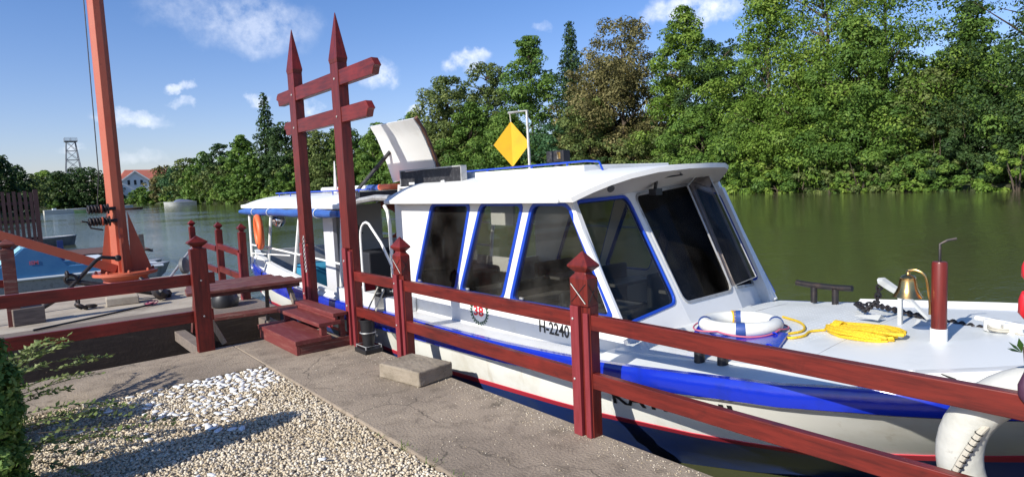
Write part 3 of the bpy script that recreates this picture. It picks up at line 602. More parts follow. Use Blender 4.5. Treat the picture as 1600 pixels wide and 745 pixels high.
b = MB(); b.torus((.80, 10.9, .05), .075, .022, axis=(.6, .3, .8), n=14, k=6); b.torus((.92, 10.9, .045), .085, .022, axis=(.1, .2, 1), n=14, k=6, sy=.7); b.torus((.77, 10.95, .13), .05, .018, axis=(1, .2, 0), n=12, k=6); o = b.build('iron_rings', 'iron', smooth=True); tag(o, 'heap of black iron rings lying between the anchor and the side fence rail', 'iron rings')
o = MB().box((0, 0, .11), (.34, .28, .22)).build('anchor_weight', 'timber', bevel=.01); o.location = (.17, 10.35, .002); o.rotation_euler = (0, 0, .15); tag(o, 'dark square weight block at the left end of the landing stage', 'weight block')
o = MB().box((0, 0, .06), (.42, .26, .12)).build('mooring_stone', 'concrete_l', bevel=.015); o.location = (1.32, 10.95, .002); o.rotation_euler = (0, 0, -.1); tag(o, 'pale flat concrete slab on the landing stage below the mast flange', 'slab')
o = MB().tube([(.2, 9.6, .02), (.8, 9.9, .02), (1.3, 10.2, .02), (1.62, 10.35, .03)], .014, 6).build('loose_cable', 'black', smooth=True); tag(o, 'thin dark cable trailing over the landing stage', 'cable')
b = MB(); [b.torus((1.60+random.uniform(-.03, .03), 10.42, .02+i*.012), .07+random.uniform(-.02, .02), .007, n=16, k=5, axis=(random.uniform(-.2, .2), random.uniform(-.2, .2), 1)) for i in range(4)]
o = b.build('pink_cord', 'pinkrope', smooth=True); tag(o, 'small coil of pink cord beside the black anchor fluke', 'cord')

# jetties, picket fence, small craft on the left
o = thing('wooden_jetty', 'brown wooden jetty lying beyond the blue pedal boat', 'jetty', (1.5, 24, 0))
for i in range(10): MB().b2(-4, 3.5-.02*i, 21.9+i*.28, 22.15+i*.28, -.02+random.uniform(0, .01), .04).build('plank', 'brown', o)
MB().b2(3.5, 3.56, 21.85, 24.7, -.06, .02).build('edge_board', 'timber', o)
for x in (-1, 1.2, 3.2): MB().b2(x, x+.14, 21.8, 21.88, -1, .5).build('pile', 'navy' if x > 1 and x < 2 else 'timber', o)
pk = thing('picket_fence', 'tall dark brown picket fence on a jetty at the far left over the water', 'fence', (-.5, 24.5, 0))
for i in range(22): MB().b2(.86-i*.135-.085, .86-i*.135, 24.45, 24.475, .06, 1.92+.04*(i % 2)).build('picket', 'picket', pk)
for z in (.45, 1.0, 1.55): MB().b2(-2.2, .95, 24.476, 24.52, z, z+.09).build('rail', 'picket', pk)
MB().b2(.88, 1.0, 24.44, 24.56, -.8, 2.0).build('post', 'picket', pk)

def hull_shell(L_, Bm, H, rake=.25, fine=.55, n=12):
    """simple boat hull pointing +X, floating, waterline z=0; returns sections"""
    b = MB(); rows = []
    for i in range(n+1):
        t = i/n; x = -L_/2+L_*t; hb = Bm/2*(1-max(0, (t-fine)/(1-fine))**2.2)*(.86+.14*min(1, t*4)); sheer = H*(1+.25*max(0, t-.5))
        rows.append([(x+rake*max(0, t-.6), -hb, sheer), (x, -hb*.86, 0), (x, -hb*.5, -.15), (x, 0, -.2), (x, hb*.5, -.15), (x, hb*.86, 0), (x+rake*max(0, t-.6), hb, sheer)])
    vs = [p for r_ in rows for p in r_]; b.add(vs, [(i*7+j, i*7+j+1, i*7+8+j, i*7+7+j) for i in range(n) for j in range(6)]+[tuple(range(7))], 0)
    dk = [(r_[0][0], r_[0][1]*.93, r_[0][2]) for r_ in rows]+[(r_[6][0], r_[6][1]*.93, r_[6][2]) for r_ in rows][::-1]
    return b, rows, dk
# pedal boat
pb = thing('pedal_boat', 'blue pedal boat with a pale blue cowl moored behind the orange mast', 'pedal boat', (0, 0, 0))
b = MB(); hx0, hx1, hy0, hy1 = -2.6, 2.75, 0, 1.5
for yy in (.25, 1.25):
    b.add([(hx0, yy-.28, -.1), (hx1, yy-.22, -.1), (hx1+.3, yy, .1), (hx1, yy+.22, -.1), (hx0, yy+.28, -.1), (hx0, yy-.32, .28), (hx1+.1, yy-.28, .34), (hx1+.42, yy, .36), (hx1+.1, yy+.28, .34), (hx0, yy+.32, .28)],
          [(0, 1, 6, 5), (1, 2, 7, 6), (2, 3, 8, 7), (3, 4, 9, 8), (4, 0, 5, 9), (5, 6, 7, 8, 9)])
b.build('float', 'galv', pb, bevel=.03)
MB().b2(hx0, hx1+.2, -.12, 1.62, .27, .325).build('gunwale', 'pedalw', pb, bevel=.02)
b = MB(); b.poly([(-2.4, .325), (2.35, .325), (2.45, .50), (.95, .52), (.62, .98), (.15, 1.02), (-.55, .40), (-2.4, .36)], [], lambda a, c: (a, -.06, c), .10, (0, -1, 0)); b.poly([(-2.4, .325), (2.35, .325), (2.45, .50), (.95, .52), (.62, .98), (.15, 1.02), (-.55, .40), (-2.4, .36)], [], lambda a, c: (a, 1.55, c), .10, (0, -1, 0)); b.build('side_panel', 'pedal', pb, bevel=.015)
MB().add([(-.6, -.03, .42), (.1, -.03, 1.0), (.1, 1.42, 1.0), (-.6, 1.42, .42), (.62, -.03, .97), (.62, 1.42, .97), (.98, -.03, .53), (.98, 1.42, .53)], [(0, 1, 2, 3), (1, 4, 5, 2), (4, 6, 7, 5)]).build('cowl', 'pedall', pb, smooth=True)
MB().b2(1.2, 1.75, .1, 1.4, .33, .62).build('seat', 'pedalw', pb, bevel=.05)
MB().b2(2.0, 2.4, .1, 1.4, .33, .56).build('seat', 'pedalw', pb, bevel=.05)
text_mesh('ISM', .12, 'logo_lettering', 'pinkrope', pb, Matrix.Translation((.22, -.066, .62)) @ Matrix.Rotation(PI/2, 4, 'X'), .004)
pb.location = (.22, 18.2, WZ+.05)
def skiff(name, label, loc, rz, L_, Bm, H, m1, m2, group=None, cover=None, screen=False):
    t = thing(name, label, 'boat', (0, 0, 0), group); b, rows, dk = hull_shell(L_, Bm, H); b.build('hull', m1, t, smooth=True)
    k = MB(); dk2 = [(x, y, z-.02) for x, y, z in dk]; h = len(dk)//2
    k.add(dk2, [(i, i+1, len(dk)-2-i, len(dk)-1-i) for i in range(h-1)]); k.build('deck', m2, t)
    g_ = MB(); g_.tube([(x, y*1.06, z) for x, y, z in dk], .035, 6, closed=True); g_.build('gunwale', m2 if m2 != 'dull' else 'timber', t, smooth=True)
    if cover:
        c = MB(); sec = []
        for i, (x, hgt) in enumerate([(-L_*.42, .1), (-L_*.25, .55), (0, .75), (L_*.12, .6), (L_*.2, .1)]): sec += [(x, Bm*.42*math.cos(a), H+hgt*math.sin(a)) for a in [PI*j/8 for j in range(9)]]
        c.add(sec, [(i*9+j, i*9+j+1, i*9+10+j, i*9+9+j) for i in range(4) for j in range(8)]); c.build('canopy', cover, t, smooth=True)
    if screen:
        MB().b2(-L_*.3, -L_*.22, -Bm*.3, Bm*.3, H, H+.3).build('thwart', m2, t); MB().b2(L_*.0, L_*.07, -Bm*.38, Bm*.38, H-.04, H+.06).build('thwart', m2, t)
    t.location = loc; t.rotation_euler = (0, 0, rz); return t
skiff('flat_skiff', 'flat dark hulled skiff with a pale deck moored just past the picket fence', (.6, 37.5, WZ), R(6), 4.4, 1.4, .38, 'dull', 'galv', screen=True)
skiff('motor_boat', 'white motor boat with a slate blue canopy moored under the red roofed house', (37.5, 185, WZ), R(178), 7.6, 2.6, .9, 'hullw', 'pedalw', cover='canvas')
skiff('white_launch', 'long low white launch moored on the far shore at the left', (10.2, 150, WZ), R(4), 7.0, 2.2, .75, 'hullw', 'pedalw', screen=True)
skiff('green_punt', 'dark green flat boat moored between two pale boats on the far shore', (14.2, 142, WZ), R(172), 6.5, 2.0, .6, 'wreath', 'dull', screen=True)
skiff('pale_rowboat', 'pale long rowing boat moored behind the dark green boat on the far shore', (20.0, 165, WZ), R(5), 7.5, 2.0, .75, 'pedalw', 'pedalw')
skiff('red_rowboat', 'small reddish rowing boat at the far shore left of the mast winch', (21.0, 150, WZ), R(-10), 4.5, 1.6, .4, 'brown', 'dull')

# ================================================================== the passenger boat
boat = thing('passenger_boat', 'white and cobalt blue river passenger boat with raked tinted windows moored along the quay', 'passenger boat', (4.25, 5, WZ))
XC = 4.25
SHEER = [(10.9, .50), (10, .39), (8.5, .29), (7, .27), (5.7, .30), (4, .30), (3, .34), (2.5, .38), (2.1, .42), (1.66, .45), (1, .53), (.5, .59), (0, .64), (-.5, .69), (-.75, .70)]
HB = [(10.9, 1.05), (10.4, 1.18), (9.5, 1.28), (8, 1.32), (2.2, 1.32), (1.6, 1.27), (1.2, 1.19), (.8, 1.06), (.4, .88), (0, .64), (-.4, .34), (-.75, .03)]
SD = [(10.9, .20), (5.7, .20), (4, .17), (2.6, .13), (1.5, .12), (0, .13), (-.75, .13)]
HBR = [(10.9, .95), (9.5, 1.2), (3, 1.235), (2.1, 1.13), (1.6, .98), (1, .70), (.5, .44), (0, .2), (-.75, .01)]
ZR = [(10.9, -.05), (5, -.12), (3, -.03), (2.1, .01), (1.6, .03), (1, .10), (.5, .18), (0, .32), (-.75, .52)]
HBW = [(10.9, .7), (9.5, 1.05), (4, 1.05), (3, .80), (2.67, .64), (2.14, .36), (1.84, .14), (1.6, .03), (-.75, .005)]
ZW = [(10.9, -.5), (1.7, -.5), (1.2, -.25), (.8, -.02), (.4, .14), (0, .29), (-.75, .50)]
YS = [10.9, 10.6, 10.2, 9.6, 9, 8.2, 7.4, 6.6, 5.8, 5, 4.4, 3.8, 3.3, 2.9, 2.5, 2.2, 1.9, 1.6, 1.35, 1.1, .85, .6, .4, .2, 0, -.2, -.4, -.6, -.75]
def zs(y): return lerp(y, SHEER)
hull = MB(); prof_n = None; strips = {0: [], 1: [], 2: []}
for sgn in (-1, 1):
    rows = []
    for y in YS:
        h, hr, hw, z, sd, zr, zw = lerp(y, HB), lerp(y, HBR), lerp(y, HBW), zs(y), lerp(y, SD), lerp(y, ZR), lerp(y, ZW)
        a = h-.045; rows.append([(a, z-sd+.02), (a+(hr-a)*.30, (z-sd)+(zr-(z-sd))*.35), (a+(hr-a)*.65, (z-sd)+(zr-(z-sd))*.7), (hr, zr), (hr+.004, zr-.004), (hr-(hr-hw)*.05, zr-.042), (hr-.45*(hr-hw), zr+(zw-zr)*.52), (hw, zw), (hw*.6, zw-.25), (0, zw-.34)])
    k = len(rows[0]); vs = [(XC+sgn*p[0], YS[i], p[1]) for i, r_ in enumerate(rows) for p in r_]
    for mi, js in ((0, (0, 1, 2)), (1, (3, 4)), (2, (5, 6, 7, 8))):
        hull.add(vs, [(i*k+j, i*k+j+1, (i+1)*k+j+1, (i+1)*k+j) for i in range(len(YS)-1) for j in js], mi)
# transom
y = YS[0]; h = lerp(y, HB)-.045; hull.add([(XC-h, y, zs(y)), (XC+h, y, zs(y)), (XC+.9, y, -.1), (XC-.9, y, -.1)], [(0, 1, 2, 3)], 0); hull.add([(XC-.9, y, -.1), (XC+.9, y, -.1), (XC+.65, y, -.8), (XC-.65, y, -.8)], [(0, 1, 2, 3)], 2)
hull.build('hull', ['hullw', 'redline', 'navy'], boat, smooth=True)
# rubbing strake
sk = MB()
for sgn in (-1, 1):
    rows = []
    for i, y in enumerate(YS):
        h, z, sd = lerp(y, HB), zs(y), lerp(y, SD); wv = .004*math.sin(y*9)+.003*math.sin(y*23)
        rows.append([(h-.06, z+.004), (h-.012, z+.004), (h+wv, z-.016), (h+.006+wv, z-sd*.5), (h-.004, z-sd+.012), (h-.02, z-sd), (h-.06, z-sd)])
    # finer resample along Y
    k = len(rows[0]); vs = [(XC+sgn*p[0], YS[i], p[1]) for i, r_ in enumerate(rows) for p in r_]
    sk.add(vs, [(i*k+j, i*k+j+1, (i+1)*k+j+1, (i+1)*k+j) for i in range(len(YS)-1) for j in range(k-1)])
y = YS[0]; h = lerp(y, HB); sk.b2(XC-h, XC+h, y, y+.04, zs(y)-.2, zs(y)+.004)
sk.build('rubbing_strake', 'cobalt', boat, smooth=True)
# decks
dk = MB(); ny = 0; cols = [-1, -.9, -.72, -.4, 0, .4, .72, .9, 1]; ysd = [y for y in YS if y <= 2.9]
for y in ysd:
    h = lerp(y, HB)-.03
    for c in cols: dk.v.append((XC+c*h, y, zs(y)-.002+.065*(1-abs(c)**3)*min(1, h)))
k = len(cols); dk.f += [(i*k+j, i*k+j+1, (i+1)*k+j+1, (i+1)*k+j) for i in range(len(ysd)-1) for j in range(k-1)]; dk.mi = [0]*len(dk.f)
foredeck = dk.build('foredeck', 'checker', boat, smooth=True)
def zdeck(x, y):
    h = lerp(y, HB)-.03; c = min(1, abs(x-XC)/h); return zs(y)-.002+.065*(1-c**3)*min(1, h)
# raised tread plate with its diamond studs
tp = MB(); us = [i/8 for i in range(9)]
x0f = lambda y: XC-lerp(y, HB)+.23+max(0, (1.65-y))*.05; x1f = lambda y: XC+lerp(y, HB)-.2
ysq = [2.84, 2.6, 2.3, 2.0, 1.8, 1.6, 1.4, 1.2, 1.0, .8, .6, .4, .2]
for y in ysq:
    for u in us:
        x = x0f(y)+(x1f(y)-x0f(y))*u; tp.v.append((x, y, zdeck(x, y)+.012))
for y in ysq: tp.v.append((x0f(y), y, zdeck(x0f(y), y)-.002))
for y in ysq: tp.v.append((x1f(y), y, zdeck(x1f(y), y)-.002))
nu = 9; nq = len(ysq); tp.f += [(i*nu+j, i*nu+j+1, (i+1)*nu+j+1, (i+1)*nu+j) for i in range(nq-1) for j in range(nu-1)]
b0 = nu*nq; tp.f += [(i*nu, b0+i, b0+i+1, (i+1)*nu) for i in range(nq-1)]+[(i*nu+8, (i+1)*nu+8, b0+nq+i+1, b0+nq+i) for i in range(nq-1)]; tp.mi = [0]*len(tp.f)
plate = tp.build('tread_plate', 'checker', boat, smooth=True)
st_ = []
for i in range(70):
    for j in range(64):
        x = 3.15+i*.036; y = .35+j*.04
        if 1.75 < y < 2.8 and x0f(y)+.04 < x < x1f(y)-.04: st_.append((x, y, zdeck(x, y)+.012, (i+j) % 2))
A_ = np.array(st_); dxy = np.array([[(.012, .004), (-.004, .012)]])
V = []; F = []
a_ = np.where(A_[:, 3] > 0, PI/4, -PI/4); ca, sa = np.cos(a_), np.sin(a_)
for (lx, ly, lz) in ((.013, 0, 0), (0, .0045, 0), (-.013, 0, 0), (0, -.0045, 0), (0, 0, .003)): V.append(np.stack([A_[:, 0]+lx*ca-ly*sa, A_[:, 1]+lx*sa+ly*ca, A_[:, 2]+lz], 1))
V = np.stack(V, 1).reshape(-1, 3); F = (np.array([(0, 1, 4), (1, 2, 4), (2, 3, 4), (3, 0, 4)])[None]+np.arange(len(A_))[:, None, None]*5).reshape(-1, 3)
o = bpy.data.objects.new('tread_studs', np_mesh('tread_studs', V, F, M['checker'])); COL.objects.link(o); o['kind'] = 'stuff'; attach(o, boat)
# side decks and aft well floor
CW = 3.25   # near cabin wall
for sgn in (-1, 1):
    b = MB(); wx = XC+sgn*(XC-CW); yy = [y for y in YS if 2.9 <= y <= 7.4]
    for y in yy: b.v += [(XC+sgn*(lerp(y, HB)-.03), y, zs(y)-.003), (wx-sgn*.01, y, zs(y)-.02+.0)]
    b.f = [(2*i, 2*i+1, 2*i+3, 2*i+2) for i in range(len(yy)-1)]; b.mi = [0]*len(b.f); b.build('side_deck', 'white', boat, smooth=True)
MB().b2(CW+.03, 2*XC-CW-.03, 3.0, 10.5, -.12, -.08).build('cabin_floor', 'floor', boat)
# aft bulwark with capping
for sgn in (-1, 1):
    b = MB(); cap = MB(); yy = [7.0, 7.4, 8.2, 9, 9.6, 10.2, 10.6, 10.88]
    for y in yy:
        h = lerp(y, HB)-.10; top = lerp(y, [(7, .31), (7.8, .35), (9.2, .45), (10.4, .56), (10.9, .60)])
        b.v += [(XC+sgn*(h+.05), y, zs(y)-.003), (XC+sgn*h, y, top), (XC+sgn*(h-.03), y, top), (XC+sgn*(h-.02), y, -.08)]
        cap.v += [(XC+sgn*(h+.03), y, top), (XC+sgn*(h+.03), y, top+.03), (XC+sgn*(h-.06), y, top+.03), (XC+sgn*(h-.06), y, top)]
    b.f = [(4*i+j, 4*i+j+1, 4*i+5+j, 4*i+4+j) for i in range(len(yy)-1) for j in range(3)]+[(0, 1, 2, 3)]; b.mi = [0]*len(b.f); b.build('bulwark', 'white', boat, smooth=True)
    cap.f = [(4*i+j, 4*i+(j+1) % 4, 4*i+4+(j+1) % 4, 4*i+4+j) for i in range(len(yy)-1) for j in range(4)]+[(0, 1, 2, 3)]; cap.mi = [0]*len(cap.f); cap.build('capping', 'roofw', boat, bevel=.005)
MB().b2(XC-.95, XC+.95, 10.82, 10.86, -.08, .60).build('transom_bulwark', 'white', boat)

# ---- main cabin
RTOP = 1.415
def side_panel(x, sgn):
    to3 = lambda a, c: (x+sgn*(-.0)*c, a, c)
    outer = [(5.95, .18), (5.95, RTOP), (3.30, RTOP), (2.86, .50), (2.80, .27)]
    W = [[(5.60, .565), (5.21, 1.375), (4.58, 1.375), (4.88, .565)], [(4.80, .565), (4.41, 1.375), (3.85, 1.375), (4.17, .565)], [(4.06, .565), (3.73, 1.375), (3.33, 1.375), (2.93, .575)]]
    holes = [rounded(w_, .07) for w_ in W]
    MB().poly(outer, holes, to3, .045, (sgn, 0, 0)).build('cabin_side', 'white', boat)
    for w_ in W:
        o1 = rounded(inset(w_, -.016), .085); i1 = rounded(inset(w_, .016), .055)
        fr_ = MB().poly(o1, [i1], lambda a, c: (x+sgn*.008, a, c), .05, (sgn, 0, 0)).build('window_frame', 'framebl', boat, bevel=.003)
        MB().poly(rounded(inset(w_, .004), .06), [], lambda a, c: (x-sgn*.012, a, c), .006, (sgn, 0, 0)).build('window_pane', 'glass' , fr_)
side_panel(CW, -1); side_panel(2*XC-CW, 1)
# aft bulkhead of the cabin (open doorway in the middle)
MB().b2(CW+.05, 3.80, 5.90, 5.94, -.08, .62).build('bulkhead', 'white', boat); MB().b2(4.75, 5.2, 5.90, 5.94, -.08, .62).build('bulkhead', 'white', boat)
# front facets, bottom / sill / top along four mullion lines
FB = [Vector((3.25, 2.80, .31)), Vector((3.98, 2.76, .36)), Vector((4.70, 2.78, .38)), Vector((5.25, 2.90, .33))]
FT = [Vector((3.27, 3.34, 1.415)), Vector((3.83, 3.25, 1.44)), Vector((4.72, 3.30, 1.50)), Vector((5.23, 3.42, 1.415))]
def facet(i, holes, nm='front_panel'):
    a, b_, c, d = FB[i], FB[i+1], FT[i+1], FT[i]; nn = (b_-a).cross(d-a).normalized()
    if nn.y > 0: nn = -nn
    to3 = lambda u, v: tuple(a*(1-u)*(1-v)+b_*u*(1-v)+c*u*v+d*(1-u)*v)
    MB().poly([(0, 0), (1, 0), (1, 1), (0, 1)], holes, to3, .04, nn).build(nm, 'white', boat); return to3, nn
def front_window(i, w_, gl, fm='framebl'):
    to3, nn = facet(i, [rounded(w_, .09)])
    o1 = rounded(inset(w_, -.012), .09); i1 = rounded(inset(w_, .007), .07); off = nn*.008
    f = MB().poly(o1, [i1], lambda u, v: tuple(Vector(to3(u, v))+off), .04, nn).build('window_frame', fm, boat, bevel=.003)
    MB().poly(rounded(inset(w_, .006), .08), [], lambda u, v: tuple(Vector(to3(u, v))-nn*.01), .006, nn).build('window_pane', gl, f)
front_window(0, [(.06, .185), (.93, .22), (.94, .965), (.07, .97)], 'glass')
front_window(1, [(.05, .20), (.95, .175), (.96, .97), (.05, .965)], 'glassd', 'galv')
front_window(2, [(.05, .19), (.93, .19), (.94, .94), (.05, .955)], 'glassd', 'galv')
# far quarter window swung outwards on its hinges
b = MB(); q = [Vector((4.48, 2.77, .64)), Vector((4.89, 2.79, .667)), Vector((4.89, 3.23, 1.54)), Vector((4.80, 3.25, 1.58)), Vector((4.45, 3.14, 1.455))]
wsf = MB().tube(q, .008, 6, closed=True).build('opened_window_frame', 'galv', boat, smooth=True)
MB().add(q, [tuple(range(5))]).build('window_pane', 'glassd', wsf)
MB().bar((5.275, 2.84, .40), (5.25, 3.40, 1.48), .05, .06).build('corner_post', 'roofw', boat, bevel=.008)
MB().bar((5.308, 2.86, .46), (5.283, 3.42, 1.46), .02, .03).build('corner_trim', 'framebl', boat)
MB().bar((3.243, 2.80, .45), (3.262, 3.345, 1.41), .035, .05).build('corner_post', 'roofw', boat, bevel=.006)
# wiper and lamps under the visor
b = MB(); b.tube([(4.02, 3.12, 1.53), (4.02, 3.14, 1.44)], .014, 6); b.b2(3.98, 4.06, 3.10, 3.17, 1.40, 1.45); b.tube([(4.02, 3.10, 1.53), (4.12, 2.95, 1.55), (4.02, 2.9, 1.56)], .006, 5); b.build('wiper_motor', 'black', boat)
# roof shell with overhanging visor
def roof_shell(name, y0, yf, hx, nyy, th, m, crown=1.0, base=0.0):
    b = MB(); S = [-1, -.97, -.9, -.8, -.68, -.5, -.25, 0, .25, .5, .68, .8, .9, .97, 1]; k = len(S)
    for lay in (0, 1):
        for i in range(nyy+1):
            for s_ in S:
                yy_ = y0+(yf(s_)-y0)*i/nyy; b.v.append((XC+s_*(hx-(.02 if lay else 0)), yy_+(.0 if not lay else 0), base+1.425+(rz(s_)-1.425)*crown-(th if lay else 0)))
    off = (nyy+1)*k
    b.f += [(i*k+j, i*k+j+1, (i+1)*k+j+1, (i+1)*k+j) for i in range(nyy) for j in range(k-1)]; n1 = len(b.f)
    low = [(off+i*k+j, off+(i+1)*k+j, off+(i+1)*k+j+1, off+i*k+j+1) for i in range(nyy) for j in range(k-1)]; b.f += low; n2 = len(b.f)
    b.f += [(i*k, (i+1)*k, off+(i+1)*k, off+i*k) for i in range(nyy)]+[(i*k+k-1, off+i*k+k-1, off+(i+1)*k+k-1, (i+1)*k+k-1) for i in range(nyy)]
    b.f += [(j, off+j, off+j+1, j+1) for j in range(k-1)]+[(nyy*k+j, nyy*k+j+1, off+nyy*k+j+1, off+nyy*k+j) for j in range(k-1)]
    b.mi = [0]*n1+[1]*(n2-n1)+[0]*(len(b.f)-n2); return b.build(name, m, boat, smooth=True)
def rz(s_): return 1.425+.205*(1-abs(s_)**3.4)
YF = lambda s_: 3.17-.40*(1-abs(s_)**2.4)+(.34*max(0, s_)**1.3)
def ftop(x):
    P_ = FT; xs_ = [p.x for p in P_]; return float(np.interp(x, xs_, [p.y for p in P_])), float(np.interp(x, xs_, [p.z for p in P_]))
b = MB(); SS = [-.985, -.9, -.8, -.68, -.5, -.3, -.1, .1, .3, .5, .68, .8, .88]
for s_ in SS:
    x = XC+s_*1.105; ye, ze = YF(s_)+.015, rz(s_)-.034; xq = max(3.262, min(5.24, XC+s_*1.0)); yq, zq = ftop(xq); yq -= .02; zq -= .012
    for t in (0, .33, .66, 1): b.v.append((x+(xq-x)*t, ye+(yq-ye)*t, ze+(zq-ze)*t+.03*math.sin(t*PI)))
b.f = [(4*i+j, 4*i+j+1, 4*i+5+j, 4*i+4+j) for i in range(len(SS)-1) for j in range(3)]; b.mi = [0]*len(b.f); b.build('visor_soffit', 'lining', boat, smooth=True)
roof_shell('cabin_roof', 5.92, YF, 1.13, 16, .035, ['roofw', 'lining'])
MB().b2(3.11, 3.15, 3.3, 5.93, 1.385, 1.428).build('eave_moulding', 'roofw', boat, bevel=.012); MB().b2(3.12, 5.38, 5.90, 5.94, 1.39, 1.43).build('eave_moulding', 'roofw', boat, bevel=.01)
MB().lathe([(.028, 0), (.028, .006), (.018, .008)], (3.37, 3.02, 1.475), 14, (-.35, -.8, -.5)).build('vent', 'black', boat)
# raised roof hatch, pipe rail, sign board
MB().b2(3.72, 4.85, 3.62, 5.5, 1.595, 1.665).build('roof_hatch', 'roofw', boat, bevel=.008)
b = MB(); b.tube([(3.86, 5.60, 1.60), (3.86, 5.56, 1.685), (3.86, 3.72, 1.70), (3.80, 3.52, 1.685), (3.74, 3.42, 1.60)], .009, 8)
for y in (5.1, 4.42, 3.95): b.tube([(3.86, y, 1.69), (3.86, y, 1.61)], .01, 6)
b.build('roof_rail', 'framebl', boat, smooth=True)
b = MB(); b.box((3.58, 5.72, 1.645), (.05, 1.18, .165), Matrix.Rotation(R(-1), 3, 'X')); sb = b.build('sign_board', 'blackbox', boat, bevel=.004)
b = MB(); b.b2(3.545, 3.615, 5.12, 6.33, 1.728, 1.742); b.b2(3.545, 3.61, 5.11, 5.127, 1.56, 1.735); b.b2(3.545, 3.61, 6.315, 6.332, 1.56, 1.735); b.build('board_edge', 'galv', sb)
MB().b2(3.548, 3.56, 6.02, 6.14, 1.575, 1.60).build('board_light', 'roofw', sb)
b = MB(); b.tube([(3.52, 6.3, 1.58), (3.52, 6.32, 1.48)], .02, 6); b.tube([(3.50, 5.38, 1.60), (3.50, 5.36, 1.53)], .022, 6); b.tube([(3.52, 6.32, 1.545), (3.50, 5.12, 1.56)], .012, 6); b.build('board_bracket', 'roofw', boat, smooth=True)
b = MB(); b.b2(4.56, 4.66, 4.72, 4.98, 1.74, 1.86); b.lathe([(.05, 1.63), (.04, 1.7), (.03, 1.74)], (4.6, 4.85, 0), 12); b.build('searchlight', 'blackbox', boat, bevel=.006); MB().b2(4.545, 4.559, 4.75, 4.80, 1.77, 1.84).build('searchlight_glass', 'chrome', boat)
# mast with the yellow day shape
MB().tube([(4.2, 4.84, 1.62), (4.2, 4.85, 2.26), (4.2, 5.14, 2.27)], .014, 8).build('signal_mast', 'galv', boat, smooth=True)
ds = thing('yellow_diamond_signal', 'yellow diamond shaped day signal hanging from the bent pole on the cabin roof', 'signal', (4.2, 5.11, 1.95))
cz, hh, ww = 1.945, .235, .19
for a in (R(137), R(153)):
    d = Vector((math.cos(a), math.sin(a), 0)); n_ = Vector((-d.y, d.x, 0))*.003; c0 = Vector((4.2, 5.11, cz)); pr = [c0+Vector((0, 0, hh)), c0+d*ww, c0-Vector((0, 0, hh)), c0-d*ww]
    MB().add([p+n_ for p in pr]+[p-n_ for p in pr], [(0, 1, 2, 3), (7, 6, 5, 4), (0, 4, 5, 1), (1, 5, 6, 2), (2, 6, 7, 3), (3, 7, 4, 0)]).build('plate', 'yellow', ds)
MB().tube([(4.2, 5.11, cz+hh-.01), (4.2, 5.12, 2.27)], .006, 5).build('cord', 'wrope', ds); MB().tube([(4.2, 5.11, cz-hh+.01), (4.2, 5.10, 1.64)], .007, 5).build('cord', 'brass', ds)
# lettering
E_ = Matrix(((0, 0, -1, 0), (-1, 0, 0, 0), (0, 1, 0, 0), (0, 0, 0, 1)))   # text plane facing -X, reading towards -Y
text_mesh('H-2240', .135, 'registration', 'blackpaint', boat, Matrix.Translation((3.2475, 3.715, .362)) @ Matrix.Diagonal((1, .84, 1, 1)) @ E_, .0015)
text_mesh('38', .118, 'numerals', 'red38', boat, Matrix.Translation((3.2475, 4.605, .378)) @ Matrix.Diagonal((1, 1.3, 1, 1)) @ E_, .0022)
b = MB()
for sgn in (-1, 1):
    for k in range(9):
        a = R(-88+k*14.5) if sgn > 0 else R(-92-k*14.5); px_, pz_ = math.cos(a)*.118, math.sin(a)*.105
        for s_ in (-1, 1):
            ang = a+sgn*PI/2*.9+s_*.55; dx, dz = math.cos(ang)*.034, math.sin(ang)*.034; nx_, nz_ = -dz*.26, dx*.26
            b.add([(3.2462-.001*(s_ > 0), 4.515-px_, .415+pz_), (3.2462-.001*(s_ > 0), 4.515-px_-dx*.5-nx_, .415+pz_+dz*.5+nz_), (3.2462-.001*(s_ > 0), 4.515-px_-dx, .415+pz_+dz), (3.2462-.001*(s_ > 0), 4.515-px_-dx*.5+nx_, .415+pz_+dz*.5-nz_)], [(0, 1, 2, 3)])
b.build('wreath', 'wreath', boat, recalc=False)
# name on the bow, following the hull side
def hull_side(y, t):
    h, hr, z, sd, zr = lerp(y, HB)-.045, lerp(y, HBR), zs(y), lerp(y, SD), lerp(y, ZR); ztop = z-sd
    P = [(h, ztop+.02), (h+(hr-h)*.30, ztop+(zr-ztop)*.35), (h+(hr-h)*.65, ztop+(zr-ztop)*.7), (hr, zr)]; s_ = [p[1] for p in P][::-1]; v = [p[0] for p in P][::-1]
    return XC-float(np.interp(t, s_, v))-.004
nm = text_mesh('KATICA II', .155, 'boat_name', 'blackpaint', None, Matrix.Identity(4), .003, .0005)
me = nm.data; xs = [v.co.x for v in me.vertices]; x1 = max(xs)
for v in me.vertices:
    y = 2.74-(v.co.x/x1)*.86; z = .085+v.co.y*.95+(v.co.x/x1)*.085; v.co = Vector((hull_side(y, z)-(.001 if v.co.z > 0 else 0), y, z))
attach(nm, boat)
